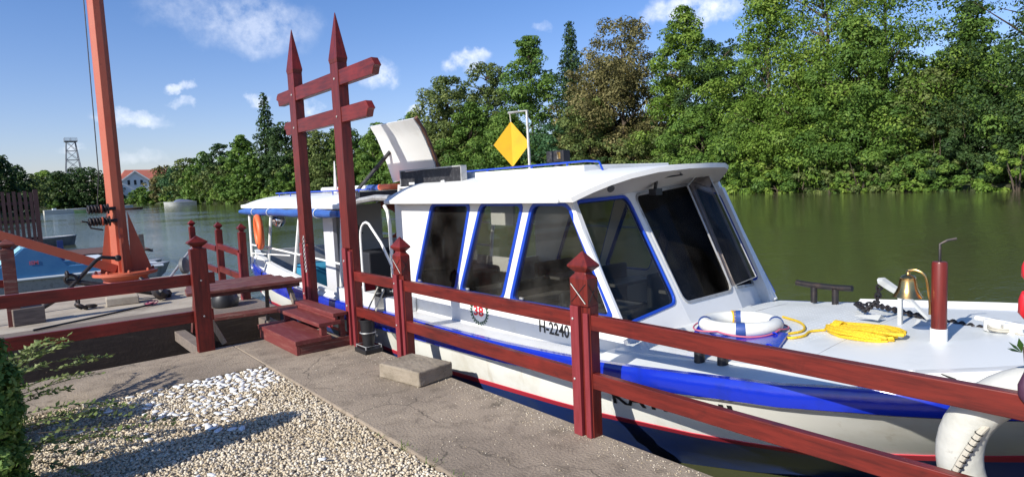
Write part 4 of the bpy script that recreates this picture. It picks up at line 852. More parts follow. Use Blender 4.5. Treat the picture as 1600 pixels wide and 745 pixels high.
# side-deck fittings: double bollard near the bow, bitt boxes near the entrance
b = MB(); [b.tube([(x_, y_, zs(y_)), (x_, y_, zs(y_)+.13)], .032, 12) for x_, y_ in ((3.16, 2.17), (3.17, 2.02))]; b.bar((3.15, 2.26, zs(2.2)+.135), (3.16, 1.93, zs(2)+.14), .07, .03); b.build('double_bollard', 'black', boat, smooth=True)
b = MB(); [b.tube([(x_, y_, .45), (x_, y_, .58)], .026, 10) for x_, y_ in ((5.16, 2.43), (5.14, 2.25))]; b.tube([(5.17, 2.58, .60), (5.16, 2.45, .592), (5.15, 2.25, .592), (5.14, 2.12, .60)], .024, 10); b.build('far_cleat', 'iron', boat, smooth=True)
MB().b2(2.99, 3.24, 6.05, 6.30, .28, .44).build('bitt_box', 'white', boat, bevel=.01); MB().b2(2.99, 3.24, 5.60, 5.84, .28, .43).build('bitt_box', 'white', boat, bevel=.01); MB().b2(2.99, 3.24, 6.75, 7.0, .26, .42).build('bitt_box', 'white', boat, bevel=.01)
b = MB(); [b.tube([(3.08, y_, .4), (3.08, y_, .56)], .03, 10) for y_ in (6.10, 5.92)]; b.bar((3.08, 6.2, .56), (3.08, 5.84, .56), .07, .025); b.b2(3.0, 3.2, 5.86, 6.03, .42, .445); b.build('mooring_bitt', 'black', boat, smooth=True)
o = MB().tube([(3.06, 6.08, .50), (2.85, 5.9, .33), (2.68, 5.55, .2), (2.70, 5.44, .15)], .010, 6); o.tube([(3.06, 5.93, .50), (2.9, 5.8, .36), (2.70, 5.56, .22)], .010, 6); o = o.build('mooring_line', 'wrope', smooth=True); tag(o, 'pale doubled mooring line from the boat bitt down to the bucket', 'rope')
# foredeck post, white sleeve
pz = zdeck(3.9, 1.16)
MB().tube([(3.9, 1.16, pz), (3.9, 1.16, pz+.085)], .041, 20).build('post_sleeve', 'roofw', boat, smooth=True)
MB().lathe([(.037, pz+.085), (.037, pz+.44), (.033, pz+.45)], (3.9, 1.16, 0), 20).build('red_post', 'red38' if False else 'red_z', boat, smooth=True)
MB().tube([(3.9, 1.16, pz+.45), (3.9, 1.16, pz+.545), (3.915, 1.13, pz+.565), (3.925, 1.09, pz+.575)], .007, 6).build('post_hook', 'iron', boat, smooth=True)
# low bulwark steps on the foredeck and diamond
b = MB(); pts = [(3.24, 1.05), (3.36, .80), (3.55, .52), (3.80, .22)]
for (x, y) in pts: b.v += [(x, y, zdeck(x, y)-.02), (x-.02, y, zdeck(x, y)+.045), (x+.03, y+.015, zdeck(x, y)+.045), (x+.16, y+.08, zdeck(x+.1, y+.05)-.0)]
b.f = [(4*i+j, 4*i+j+1, 4*i+5+j, 4*i+4+j) for i in range(3) for j in range(3)]+[(0, 1, 2, 3)]; b.mi = [0]*len(b.f); b.build('bow_coaming', 'white', boat, smooth=True)
b = MB(); pts = [(5.26, 2.1), (5.30, 1.6), (5.22, 1.2), (5.1, .8), (4.9, .4)]
for (x, y) in pts: b.v += [(x+.12, y, zs(y)-.01), (x+.10, y, zs(y)+.05), (x-.02, y, zs(y)+.085), (x-.14, y, zdeck(x, y)-.0)]
b.f = [(4*i+j, 4*i+j+1, 4*i+5+j, 4*i+4+j) for i in range(4) for j in range(3)]+[(0, 1, 2, 3)]; b.mi = [0]*len(b.f); b.build('bow_coaming', 'white', boat, smooth=True)
cx_, cy_ = 3.285, .955; zc_ = zdeck(cx_, cy_)+.018
MB().add([(cx_-.017, cy_+.045, zc_), (cx_-.022, cy_, zc_+.024), (cx_+.006, cy_-.05, zc_+.004), (cx_-.004, cy_, zc_-.026)], [(0, 1, 2, 3)]).build('draught_mark', 'blackpaint', boat)
# ---- aft canopy
b = roof_shell('aft_roof', 6.98, lambda s_: 10.72, 1.15, 8, .03, ['roofw', 'lining'], .68, -.045)
for x in (3.08, 5.42): MB().b2(x-.02, x+.02, 6.95, 10.74, 1.33, 1.385).build('eave_moulding', 'roofw', boat, bevel=.012)
MB().b2(3.1, 5.4, 10.70, 10.74, 1.33, 1.39).build('eave_moulding', 'roofw', boat, bevel=.01)
cv = MB(); cv.tube([(3.06, 10.78+0*i, 1.275) if i == 0 else (3.06+.006*math.sin(i*2.1), 10.78-i*.35, 1.277+.006*math.sin(i*1.7)) for i in range(12)], [.03]+[.052+.005*math.sin(i*2.9) for i in range(1, 11)]+[.04], 10); cv = cv.build('rolled_canvas', 'tarp', boat, smooth=True)
for y in (10.0, 9.3, 8.0, 7.55): MB().torus((3.06, y, 1.278), .061, .006, axis=(.2, 1, .25), n=16, k=5).build('canvas_strap', 'roofw', cv, smooth=True)
for x in (3.12, 5.38):
    for (ya, za), (yb, zb) in (((9.74, .50), (9.44, 1.34)), ((8.68, .44), (8.30, 1.34)), ((7.16, .32), (6.98, 1.34)), ((10.55, .35), (10.5, 1.33))): MB().tube([(x, ya, za), (x, yb, zb)], .024, 8).build('canopy_post', 'roofw', boat, smooth=True)
    b = MB(); b.tube([(x, 10.5, .74), (x, 9.5, .73), (x, 7.12, .67)], .014, 8); b.tube([(x, 10.55, .60), (x, 8.8, .67)], .011, 6) if x < 4 else b.tube([(x, 10.5, 1.0), (x, 3.4, 1.0)], .011, 6)
    if x > 4: [b.tube([(x, y, .3), (x, y, 1.0)], .011, 6) for y in (9.0, 7.6, 6.4)]
    b.build('side_rail', 'roofw', boat, smooth=True)
b = MB(); 
for y in (7.4, 8.2, 9.0, 9.8, 10.3): b.tube([(3.55, y, 1.46), (3.55, y, 1.545)], .008, 5)
b.tube([(3.55, 7.1, 1.545), (3.55, 10.45, 1.545), (3.8, 10.6, 1.55), (4.8, 10.6, 1.55), (4.95, 10.45, 1.55), (4.95, 7.1, 1.55)], .011, 6); b.build('aft_roof_rail', 'framebl', boat, smooth=True)
for i, (y, m_) in enumerate([(7.3, 'ringor'), (7.75, 'bandbl'), (8.25, 'roofw'), (8.7, 'ringor'), (9.2, 'roofw')]):
    o = MB().box((4.05+.07*(i % 2), y, 1.565), (.42, .36, .075), Matrix.Rotation(.2*i, 3, 'Z')).build('life_jacket', m_, bevel=.03)
    tag(o, ['orange life jacket lying on the aft roof nearest the open hatch', 'dark blue life jacket on the aft roof second from the hatch', 'white life jacket in the middle of the aft roof', 'orange life jacket on the aft roof behind the far gateway post', 'white life jacket farthest aft on the aft roof'][i], 'life jacket', 'life jackets lying on the aft roof')
b = MB().tube([(3.9, 8.9, 1.52), (3.9, 8.88, 1.98)], [.03, .008], 8).build('stern_light_mast', 'roofw', boat, smooth=True)
# wheelhouse panel, console, seats in the aft well
MB().b2(3.42, 3.47, 7.98, 8.30, -.08, 1.34).build('wheelhouse_side', 'grey', boat); MB().b2(3.47, 5.3, 8.24, 8.28, -.08, .82).build('wheelhouse_bulkhead', 'interior', boat)
MB().b2(3.47, 4.3, 8.28, 8.32, .82, 1.34).build('wheelhouse_bulkhead', 'interior', boat)
MB().b2(3.7, 4.7, 7.55, 8.0, -.08, .72).build('helm_console', 'seat', boat, bevel=.02)
b = MB(); b.torus((3.62, 7.86, .98), .16, .014, axis=(1, .3, 0), n=20, k=6)
for k in range(6): a = k*PI/3; b.tube([(3.62, 7.86, .98), (3.62-.06*math.cos(a), 7.86+.22*math.cos(a), .98+.22*math.sin(a))], .009, 5)
b.build('steering_wheel', 'iron', boat, smooth=True)
MB().b2(3.30, 3.52, 7.05, 7.30, .05, .42).build('locker', 'red38', boat, bevel=.01)
MB().b2(4.7, 5.25, 8.6, 10.4, -.08, .42).build('bench_seat', 'tarp', boat, bevel=.03); MB().b2(4.9, 5.26, 8.6, 10.4, .421, .60).build('seat_back', 'bandbl', boat, bevel=.02)
MB().b2(3.5, 4.4, 9.0, 9.8, -.08, .44).build('engine_box', 'lace', boat, bevel=.03)
b = MB(); b.lathe([(.06, -.05), (.10, -.02), (.105, .02)], (3.32, 9.75, 1.13), 16, (-.45, -.9, 0)); b.build('deck_lamp', 'galv', boat, smooth=True); MB().lathe([(.092, .021), (.07, .035), (.02, .045)], (3.32, 9.75, 1.13), 16, (-.45, -.9, 0)).build('lamp_glass', 'chrome', boat, smooth=True)
MB().tube([(3.32, 9.8, 1.2), (3.32, 9.8, 1.34)], .01, 6).build('lamp_bracket', 'roofw', boat)
# entrance: arched handrail, curved doorway tube, seats
MB().tube([(3.08, 6.46, .28), (3.08, 6.46, 1.02)]+[(3.08, 6.30+.16*math.cos(a), 1.02+.17*math.sin(a)) for a in [PI*k/8 for k in range(1, 6)]]+[(3.1, 6.02, .98), (3.14, 5.82, .66), (3.14, 5.78, .30)], .014, 8).build('handrail', 'roofw', boat, smooth=True)
MB().tube([(3.22, 6.12, 1.36), (3.20, 6.02, 1.30), (3.2, 5.99, 1.15), (3.2, 5.985, .30)], .02, 8).build('door_tube', 'roofw', boat, smooth=True)
for x in (4.0, 4.7): MB().b2(x-.25, x+.25, 6.35, 6.85, -.08, .50).build('passenger_seat', 'seat', boat, bevel=.04); MB().b2(x-.25, x+.25, 6.85, 6.95, .3, .86).build('seat_back', 'seat', boat, bevel=.04)
MB().b2(5.22, 5.26, 5.95, 8.2, -.08, .55).build('far_side_panel', 'interior', boat)
MB().b2(4.9, 4.94, 6.0, 6.45, 1.02, 1.34).build('notice_panel', 'interior', boat)
# mid roof beams round the opened hatch
for x in (3.22, 5.26): MB().tube([(x, 7.02, 1.36), (x, 6.7, 1.42), (x, 6.3, 1.45), (x, 5.9, 1.44)], .035, 8).build('roof_beam', 'galv', boat, smooth=True)
MB().b2(4.35, 5.3, 5.95, 6.98, 1.50, 1.53).build('mid_roof', 'lining', boat, bevel=.01); MB().b2(3.30, 4.3, 6.86, 6.97, 1.40, 1.52).build('roof_coaming', 'blackbox', boat); MB().b2(3.3, 3.4, 6.0, 6.86, 1.405, 1.455).build('roof_coaming', 'blackbox', boat)
# opened roof hatch, curved shell standing up
hp = MB(); nu_, nv_ = 12, 8; BLq, BRq, TRq, TLq = Vector((4.15, 7.60, 1.62)), Vector((4.15, 6.50, 1.72)), Vector((3.75, 6.26, 2.33)), Vector((3.85, 7.52, 2.36))
hn = (BRq-BLq).cross(TLq-BLq).normalized(); hn = hn if hn.x < 0 else -hn
for lay in (0, 1):
    for i in range(nu_+1):
        t = i/nu_; bow = -.012*math.sin(min(1, t/.80)*PI) if t < .80 else .035*(t-.80)/.20
        for j in range(nv_+1):
            s_ = j/nv_; p = (BLq*(1-s_)+BRq*s_)*(1-t)+(TLq*(1-s_)+TRq*s_)*t+hn*(bow-(.035 if lay else 0)); hp.v.append(tuple(p))
k = nv_+1; off = (nu_+1)*k
hp.f = [(i*k+j, i*k+j+1, (i+1)*k+j+1, (i+1)*k+j) for i in range(nu_) for j in range(nv_)]+[(off+i*k+j, off+(i+1)*k+j, off+(i+1)*k+j+1, off+i*k+j+1) for i in range(nu_) for j in range(nv_)]
hp.f += [(i*k, (i+1)*k, off+(i+1)*k, off+i*k) for i in range(nu_)]+[(i*k+nv_, off+i*k+nv_, off+(i+1)*k+nv_, (i+1)*k+nv_) for i in range(nu_)]+[(j, off+j, off+j+1, j+1) for j in range(nv_)]+[(nu_*k+j, nu_*k+j+1, off+nu_*k+j+1, off+nu_*k+j) for j in range(nv_)]
hp.mi = [0]*len(hp.f); hatch = hp.build('opened_hatch', 'roofw', boat, smooth=True)
e = MB(); e.tube([(hp.v[off+i*k+nv_][0], hp.v[off+i*k+nv_][1]-.012, hp.v[off+i*k+nv_][2]) for i in range(nu_+1)], [.022+.006*math.sin(i*2.3) for i in range(nu_+1)], 6); e.build('hatch_edge', 'brown', hatch, smooth=True)
MB().bar((3.7, 7.84, 1.50), (4.0, 7.35, 2.02), .05, .035).build('hatch_strut', 'blackbox', boat, bevel=.005)
# cabin interior: tables, benches, window posts
for x0, x1 in ((3.42, 3.98), (4.52, 5.08)):
    for y in (5.25, 4.45, 3.70):
        MB().b2(x0, x1, y-.10, y-.04, .05, .66).build('bench_back', 'seat', boat, bevel=.02); MB().b2(x0, x1, y-.04, y+.30, .20, .30).build('bench_seat', 'seat', boat, bevel=.02)
        MB().b2(x0, x1, y-.44, y-.18, .50, .53).build('table_top', 'table', boat, bevel=.004)
MB().b2(3.55, 5.1, 3.05, 3.12, .0, .52).build('front_shelf', 'seat', boat)
o = MB().b2(3.40, 3.44, 3.35, 3.40, .6, .78).b2(3.40, 3.44, 3.14, 3.18, .6, .78).b2(3.38, 3.46, 3.1, 3.45, .78, .80).build('chair_back', 'blackbox', boat)

for y in (2.62, 1.62):
    MB().tube([(x, y, zdeck(x, y)+.0125) for x in [3.3+i*.15 for i in range(13)] if x0f(y)+.02 < x < x1f(y)-.02], .0016, 4).build('deck_seam', 'galv', boat)
V = []; F = []
for i in range(150):
    for rx in (3.02, 3.19):
        y = 2.95+i*.027; V.append((rx, y, lerp(y, SHEER)-.0025 if rx < 3.1 else lerp(y, SHEER)-.016))
A_ = np.array(V); Vv = np.stack([A_+np.array(d) for d in ((.0035, 0, 0), (0, .0035, 0), (-.0035, 0, 0), (0, -.0035, 0), (0, 0, .0025))], 1).reshape(-1, 3)
o = bpy.data.objects.new('deck_rivets', np_mesh('deck_rivets', Vv, (np.array([(0, 1, 4), (1, 2, 4), (2, 3, 4), (3, 0, 4)])[None]+np.arange(len(A_))[:, None, None]*5).reshape(-1, 3), M['galv'])); COL.objects.link(o); o['kind'] = 'stuff'; attach(o, boat)
for y in (8.0, 9.2): MB().b2(3.0, 3.004, y, y+.006, .30, .42).build('plate_seam', 'dull', boat)
# hinges and catches on the side windows
for y in (5.5, 4.66, 3.90): MB().b2(3.228, 3.24, y-.02, y+.02, .60, .615).build('window_catch', 'galv', boat)

# ---- things lying on the foredeck
def zp(x, y): return zdeck(x, y)+.013
lb = thing('white_lifebuoy', 'white ring lifebuoy with blue and yellow bands lying on a blue board on the foredeck', 'lifebuoy', (3.92, 2.28, .53))
RC = Vector((3.79, 2.28, .54)); Rr, rr = .225, .045
nax = Vector((.02, .03, 1))
MB().torus(RC, Rr, rr, axis=nax, n=44, k=14).build('ring', 'ringw', lb, smooth=True)
for a, m_ in ((30, 'bandbl'), (115, 'bandbl'), (205, 'bandbl'), (300, 'bandbl'), (308.5, 'yellow')): MB().torus(RC, Rr, rr+.0025, axis=nax, n=5, k=14, a0=R(a), a1=R(a+(8 if m_ == 'yellow' else 13))).build('band', m_, lb, smooth=True)
b = MB(); ax = nax.normalized(); u = ax.cross(Vector((1, 0, 0))).normalized(); v = ax.cross(u)
b.tube([RC+(u*math.cos(2*PI*i/60)+v*math.sin(2*PI*i/60))*(Rr+rr+.006+.028*abs(math.sin(4*PI*i/60*1)))-ax*(.008+.02*abs(math.sin(4*PI*i/60))) for i in range(60)], .0055, 6, closed=True); b.build('grab_line', 'pinkrope', lb, smooth=True)
bb = MB().add([(3.26, 2.34, .455), (3.74, 2.56, .475), (3.78, 1.94, .495), (3.34, 1.80, .475), (3.26, 2.34, .495), (3.74, 2.56, .512), (3.78, 1.94, .53), (3.34, 1.80, .515)], [(3, 2, 1, 0), (4, 5, 6, 7), (0, 1, 5, 4), (1, 2, 6, 5), (2, 3, 7, 6), (3, 0, 4, 7)])
o = thing('blue_deck_hatch', 'cobalt blue hatch board under the white lifebuoy on the foredeck', 'hatch board', (3.7, 2.25, .46)); bb.build('board', 'cobalt', o, bevel=.004)
for x, y in ((3.40, 2.36), (3.43, 1.88), (3.70, 1.99)): MB().torus((x, y, .52), .018, .006, axis=(1, .2, 0), n=12, k=5).build('lifting_ring', 'cobalt', o, smooth=True)
# rope coil
yr = MB(); pts = [(4.36, 2.28), (4.20, 2.08), (4.05, 1.97), (3.92, 1.93), (3.80, 1.98), (3.74, 1.95), (3.74, 1.89), (3.82, 1.86), (3.94, 1.88), (4.02, 1.82)]
def smooth_path(P, n=8):
    P = [Vector(p) for p in P]; o_ = []
    for i in range(len(P)-1):
        a, b_, c, d = P[max(i-1, 0)], P[i], P[i+1], P[min(i+2, len(P)-1)]
        for j in range(n): t = j/n; o_.append(.5*((2*b_)+(c-a)*t+(2*a-5*b_+4*c-d)*t*t+(3*b_-a-3*c+d)*t**3))
    o_.append(P[-1]); return o_
yr.tube(smooth_path([(x, y, zp(x, y)+.008) for x, y in pts]), .008, 7)
CA, CB = Vector((4.06, 1.82)), Vector((3.86, 1.40)); dr = (CB-CA).normalized(); pr = Vector((-dr.y, dr.x))
for i in range(17):
    ln = (CB-CA).length*random.uniform(.75, 1.08); of = random.uniform(-.06, .06); wd = random.uniform(.02, .075); z0 = random.uniform(.008, .050); lp = []
    st0 = random.uniform(0, .12)
    for k in range(14):
        a = 2*PI*k/14; c_ = CA+dr*(st0*.3+ln*.5+ln*.5*math.cos(a))+pr*(of*(1-.65*max(0, -math.cos(a)))+wd*math.sin(a)); lp.append((c_.x, c_.y, zp(c_.x, c_.y)+z0*(1-.3*math.cos(a)**2)+random.uniform(-.003, .004)))
    yr.tube(lp, .0105, 7, closed=True)
for i in range(5): # wraps round the hank
    c_ = CA+dr*(.07+.012*i); yr.torus((c_.x, c_.y, zp(c_.x, c_.y)+.028), .042, .008, axis=(dr.x, dr.y, 0), n=14, k=6, sy=.75)
o = yr.build('yellow_rope', 'yrope', smooth=True); tag(o, 'bright yellow rope hank lying on the white foredeck', 'rope')
# bell
bl = thing('brass_bell', 'polished brass ship bell hanging from a bent arm on the red foredeck post', 'bell', (3.78, 1.35, .85))
BX, BY, BZ = 3.865, 1.30, .92
MB().lathe([(.076, 0), (.073, .005), (.060, .026), (.049, .052), (.044, .085), (.039, .102), (.040, .107), (.031, .118), (.012, .126), (.009, .138), (.014, .142), (.008, .148)], (BX, BY, BZ-.10), 28).build('bell_body', 'brass', bl, smooth=True)
MB().lathe([(.004, .05), (.004, -.008), (.010, -.012), (.004, -.022)], (BX, BY, BZ-.09), 10).build('clapper', 'iron', bl, smooth=True)
MB().tube(smooth_path([(BX, BY, BZ+.046), (BX+.005, BY-.04, BZ+.05), (BX+.01, BY-.08, BZ+.02), (3.880, 1.204, .85), (3.882, 1.199, .78), (3.882, 1.199, .73)], 5), .0065, 7).build('bell_arm', 'brass', bl, smooth=True)
# anchor on its side
aw = thing('deck_anchor', 'pale grey folding anchor standing on the foredeck beside the bell', 'anchor', (4.3, 1.5, .5))
z0 = zp(4.3, 1.5)
arm = [(4.31, 1.625, z0+.275), (4.34, 1.60, z0+.262), (4.40, 1.54, z0+.20), (4.45, 1.48, z0+.14), (4.48, 1.42, z0+.06), (4.51, 1.37, z0-.002)]; wdt = [.020, .034, .030, .022, .022, .028]
vs = []
for (x_, y_, z_), w_ in zip(arm, wdt): vs += [(x_-.6*w_, y_, z_+w_*.5), (x_+.6*w_, y_, z_+w_*.9), (x_+.6*w_, y_-.006, z_-w_*.5), (x_-.6*w_, y_-.006, z_-w_*.9)]
MB().add(vs, [(4*i+j, 4*i+(j+1) % 4, 4*i+4+(j+1) % 4, 4*i+4+j) for i in range(5) for j in range(4)]+[(0, 1, 2, 3), (20, 21, 22, 23)]).build('shank', 'anchorw', aw, bevel=.004)
MB().b2(4.355, 4.385, 1.50, 1.525, z0-.004, z0+.20).build('stock', 'anchorw', aw, bevel=.004)
for o_, d in ((Vector((4.42, 1.64, z0+.004)), Vector((-.02, .17, 0))), (Vector((4.38, 1.42, z0+.012)), Vector((-.05, -.15, 0)))):
    MB().add([o_+Vector((-.06, 0, 0)), o_+Vector((.06, 0, 0)), o_+d+Vector((0, 0, .006)), o_+Vector((0, 0, .03))], [(0, 1, 2), (0, 2, 3), (1, 3, 2), (0, 3, 1)]).build('fluke', 'anchorw', aw)
c = chain('anchor_chain', [(4.33, 1.62, z0+.24), (4.40, 1.66, z0+.12), (4.58, 1.80, z0+.016), (4.82, 1.96, z0+.0), (4.90, 1.86, z0-.005), (4.80, 1.76, z0+.005), (4.62, 1.50, z0+.012), (4.46, 1.24, z0+.028), (4.30, 1.04, z0+.045)], .046, .008, .016, 'iron'); tag(c, 'dark iron chain running across the foredeck from the grey anchor to the white bitt', 'chain')
b = MB(); bz = zp(4.25, .98); b.lathe([(.045, 0), (.045, .055), (.038, .06)], (4.24, 1.0, bz), 14); b.lathe([(.045, 0), (.045, .055), (.038, .06)], (4.20, .90, bz), 14); b.tube([(4.28, 1.09, bz+.05), (4.17, .82, bz+.05)], .014, 8); b.build('white_bitt', 'white', boat, smooth=True)
b = MB(); b.tube([(4.22, .95, bz+.03), (4.14, .86, bz+.012), (4.05, .70, bz+.012), (3.95, .5, bz+.02)], .007, 6); [b.torus((4.22, .95, bz+.02+.012*i), .066, .007, n=16, k=5, sy=1.2) for i in range(2)]; o = b.build('bow_line', 'wrope', smooth=True); tag(o, 'thin speckled line lashed round the white bitt on the bow', 'rope')
# orange lifebuoys
o = MB().torus((3.0, 9.72, .98), .225, .046, axis=(.99, -.19, .03), n=32, k=10).build('orange_lifebuoy', 'ringor', smooth=True); tag(o, 'bright orange lifebuoy hanging edge on at the stern corner of the boat', 'lifebuoy')
o = MB().torus((4.9, 9.35, .98), .30, .06, axis=(.55, .8, 0), n=32, k=10).build('rusty_lifebuoy', 'ringdk', smooth=True); tag(o, 'dull rusty red lifebuoy seen through the boat entrance', 'lifebuoy')
b = MB(); cl = [(random.gauss(0, .10), random.gauss(0, .10), .86+random.uniform(0, .05)) for _ in range(5)]
o = MB().lathe([(.02, 0), (.2, .01), (.23, .05), (.17, .13), (.05, .16), (.01, .16)], (3.95, 6.6, .505), 12).build('folded_blanket', 'cloth', smooth=True); tag(o, 'heap of grey cloth on the dark seat inside the boat entrance', 'blanket')
# big white ring hanging at the bow
wr = thing('bow_ring_fender', 'large white ring fender with a striped rope hanging at the bow beyond the fence rails', 'ring fender', (2.9, .66, .4))
RC2 = Vector((2.86, .42, .42)); ax2 = Vector((1, .15, .12))
MB().torus(RC2, .345, .078, axis=ax2, n=48, k=18).build('ring', 'fender', wr, smooth=True)
LP0, LP1, LP2 = Vector((2.712, .765, .34)), Vector((2.712, .725, .445)), Vector((2.715, .675, .555))
MB().tube([LP0+Vector((.01, .02, -.10)), LP0, LP1, LP2, (2.80, .64, .61)], .012, 8).build('lashing', 'wrope', wr, smooth=True)
for t in [i/9 for i in range(10)]:
    MB().torus(LP0.lerp(LP2, t), .0125, .0026, axis=(LP2-LP0), n=10, k=4).build('rope_mark', 'blackpaint', wr)
# plant at the right edge
fp = thing('flowering_sprig', 'crimson blossom with a plum bud and green leaves at the right edge of the fence', 'plant', (2.62, .42, .7))
b = MB(); b.tube([(2.60, .30, .60), (2.60, .45, .85), (2.60, .485, 1.02)], .006, 6); b.tube([(2.60, .36, .66), (2.62, .52, .80), (2.64, .535, .92)], .005, 6); b.build('stem', 'bark', fp)
b = MB()
for cz_, rr_, cy_ in ((1.17, .052, .485), (1.05, .072, .47)):
    for k_ in range(9):
        a = 2*PI*k_/9; b.lathe([(.004, -.7*rr_), (rr_*.45, -.3*rr_), (rr_*.55, .2*rr_), (rr_*.25, .8*rr_), (.003, rr_)], (2.60+rr_*.5*math.cos(a), cy_+rr_*.5*math.sin(a), cz_), 8, (math.cos(a)*.5, math.sin(a)*.5, 1))
b.build('blossom', 'petal', fp, smooth=True)
MB().lathe([(.006, 0), (.022, .02), (.026, .055), (.016, .09), (.005, .13)], (2.62, .525, .735), 10, (.1, -.05, 1)).build('bud', 'purple', fp, smooth=True)
b = MB()
for d, ln in (((0, .6, .5), .05), ((.2, .9, .1), .045), ((.1, .2, .9), .05), ((-.2, .8, .3), .04), ((.1, -.5, .7), .05)):
    d = Vector(d).normalized(); s_ = d.cross(Vector((0, 0, 1))).normalized()*ln*.3; o_ = Vector((2.635, .54, .90)); b.add([o_, o_+d*ln*.5+s_, o_+d*ln, o_+d*ln*.5-s_], [(0, 1, 2, 3)])
b.build('leaves', FOL['hedge'], fp, recalc=False)

# ================================================================== trees: (x, y, height, crown width, kind)
TREES = [(57.6, 10.2, 19.5, 7.6, 'dark'), (64.5, 17.2, 14.2, 4.6, 'green'), (64.6, 18.9, 10.1, 4.1, 'dark'), (57.5, 8.9, 14.6, 6.2, 'green'),
 (56.1, 5.9, 12.6, 5.2, 'light'), (61.3, 22.6, 22.5, 7.8, 'light'), (62.4, 28.4, 24.0, 9.6, 'light'), (63.3, 34.5, 21.5, 7.2, 'light'),
 (58.2, 23.7, 13.6, 6.4, 'green'), (59.2, 19.1, 8.5, 4.4, 'olive'), (67.7, 48.0, 21.6, 7.2, 'light'), (68.4, 43.5, 16.7, 5.6, 'dark'),
 (68.8, 58.9, 22.5, 9.8, 'brown'), (73.0, 73.1, 26.0, 6.9, 'dark'), (69.7, 79.4, 24.6, 9.0, 'green'), (73.7, 96.3, 23.5, 6.6, 'olive'),
 (69.8, 104.2, 21.7, 9.9, 'olive'), (68.9, 116.3, 16.4, 9.4, 'green'), (66.2, 126.8, 15.2, 8.4, 'green'), (62.2, 135.4, 15.4, 9.4, 'green'),
 (57.2, 139.1, 14.9, 9.0, 'olive'), (51.1, 154.2, 24.7, 6.6, 'dark'), (51.5, 142.5, 16.6, 6.9, 'dark'), (48.0, 164.0, 15.6, 7.4, 'green'),
 (47.9, 182.5, 14.8, 7.0, 'dark'), (46.5, 194.9, 13.5, 7.9, 'green'), (44.7, 207.1, 12.3, 6.9, 'olive'), (61.9, 35.5, 8.2, 7.0, 'green'),
 (63.6, 42.8, 8.8, 7.1, 'green'), (65.2, 50.0, 6.9, 6.7, 'olive'), (66.5, 62.9, 12.2, 7.3, 'olive'), (70.6, 63.6, 18.2, 8.5, 'brown'),
 (66.7, 69.1, 9.6, 7.8, 'blue'), (67.9, 83.6, 12.2, 8.8, 'green'), (68.9, 95.4, 15.9, 8.4, 'green'), (67.7, 105.5, 13.3, 8.8, 'olive'),
 (65.7, 114.8, 10.2, 8.6, 'green'), (60.6, 30.0, 10.3, 6.8, 'light'), (57.8, 21.8, 7.2, 5.1, 'green'), (63.1, 123.9, 10.5, 8.1, 'green'),
 (57.6, 131.3, 9.3, 8.1, 'olive'), (52.9, 137.6, 8.9, 7.5, 'green'), (47.6, 156.7, 10.2, 7.1, 'green'), (46.0, 178.4, 8.7, 6.8, 'olive'),
 (45.4, 227.9, 11.0, 5.6, 'blue'), (46.4, 251.4, 12.5, 6.5, 'brown'), (42.9, 274.8, 5.6, 6.0, 'green'), (36.1, 288.2, 8.0, 4.5, 'dark'),
 (33.4, 294.1, 11.8, 7.3, 'olive'), (26.8, 296.0, 14.1, 12.5, 'dark'), (21.0, 301.2, 12.9, 11.5, 'dark'), (15.1, 305.2, 13.7, 12.1, 'light'),
 (7.9, 252.7, 10.5, 8.1, 'olive'), (0.3, 161.7, 10.9, 4.6, 'dark'), (3.2, 173.3, 9.3, 4.4, 'dark'), (-4.0, 155.8, 11.3, 5.5, 'dark'),
 (-9.4, 143.3, 11.6, 6.3, 'green')]
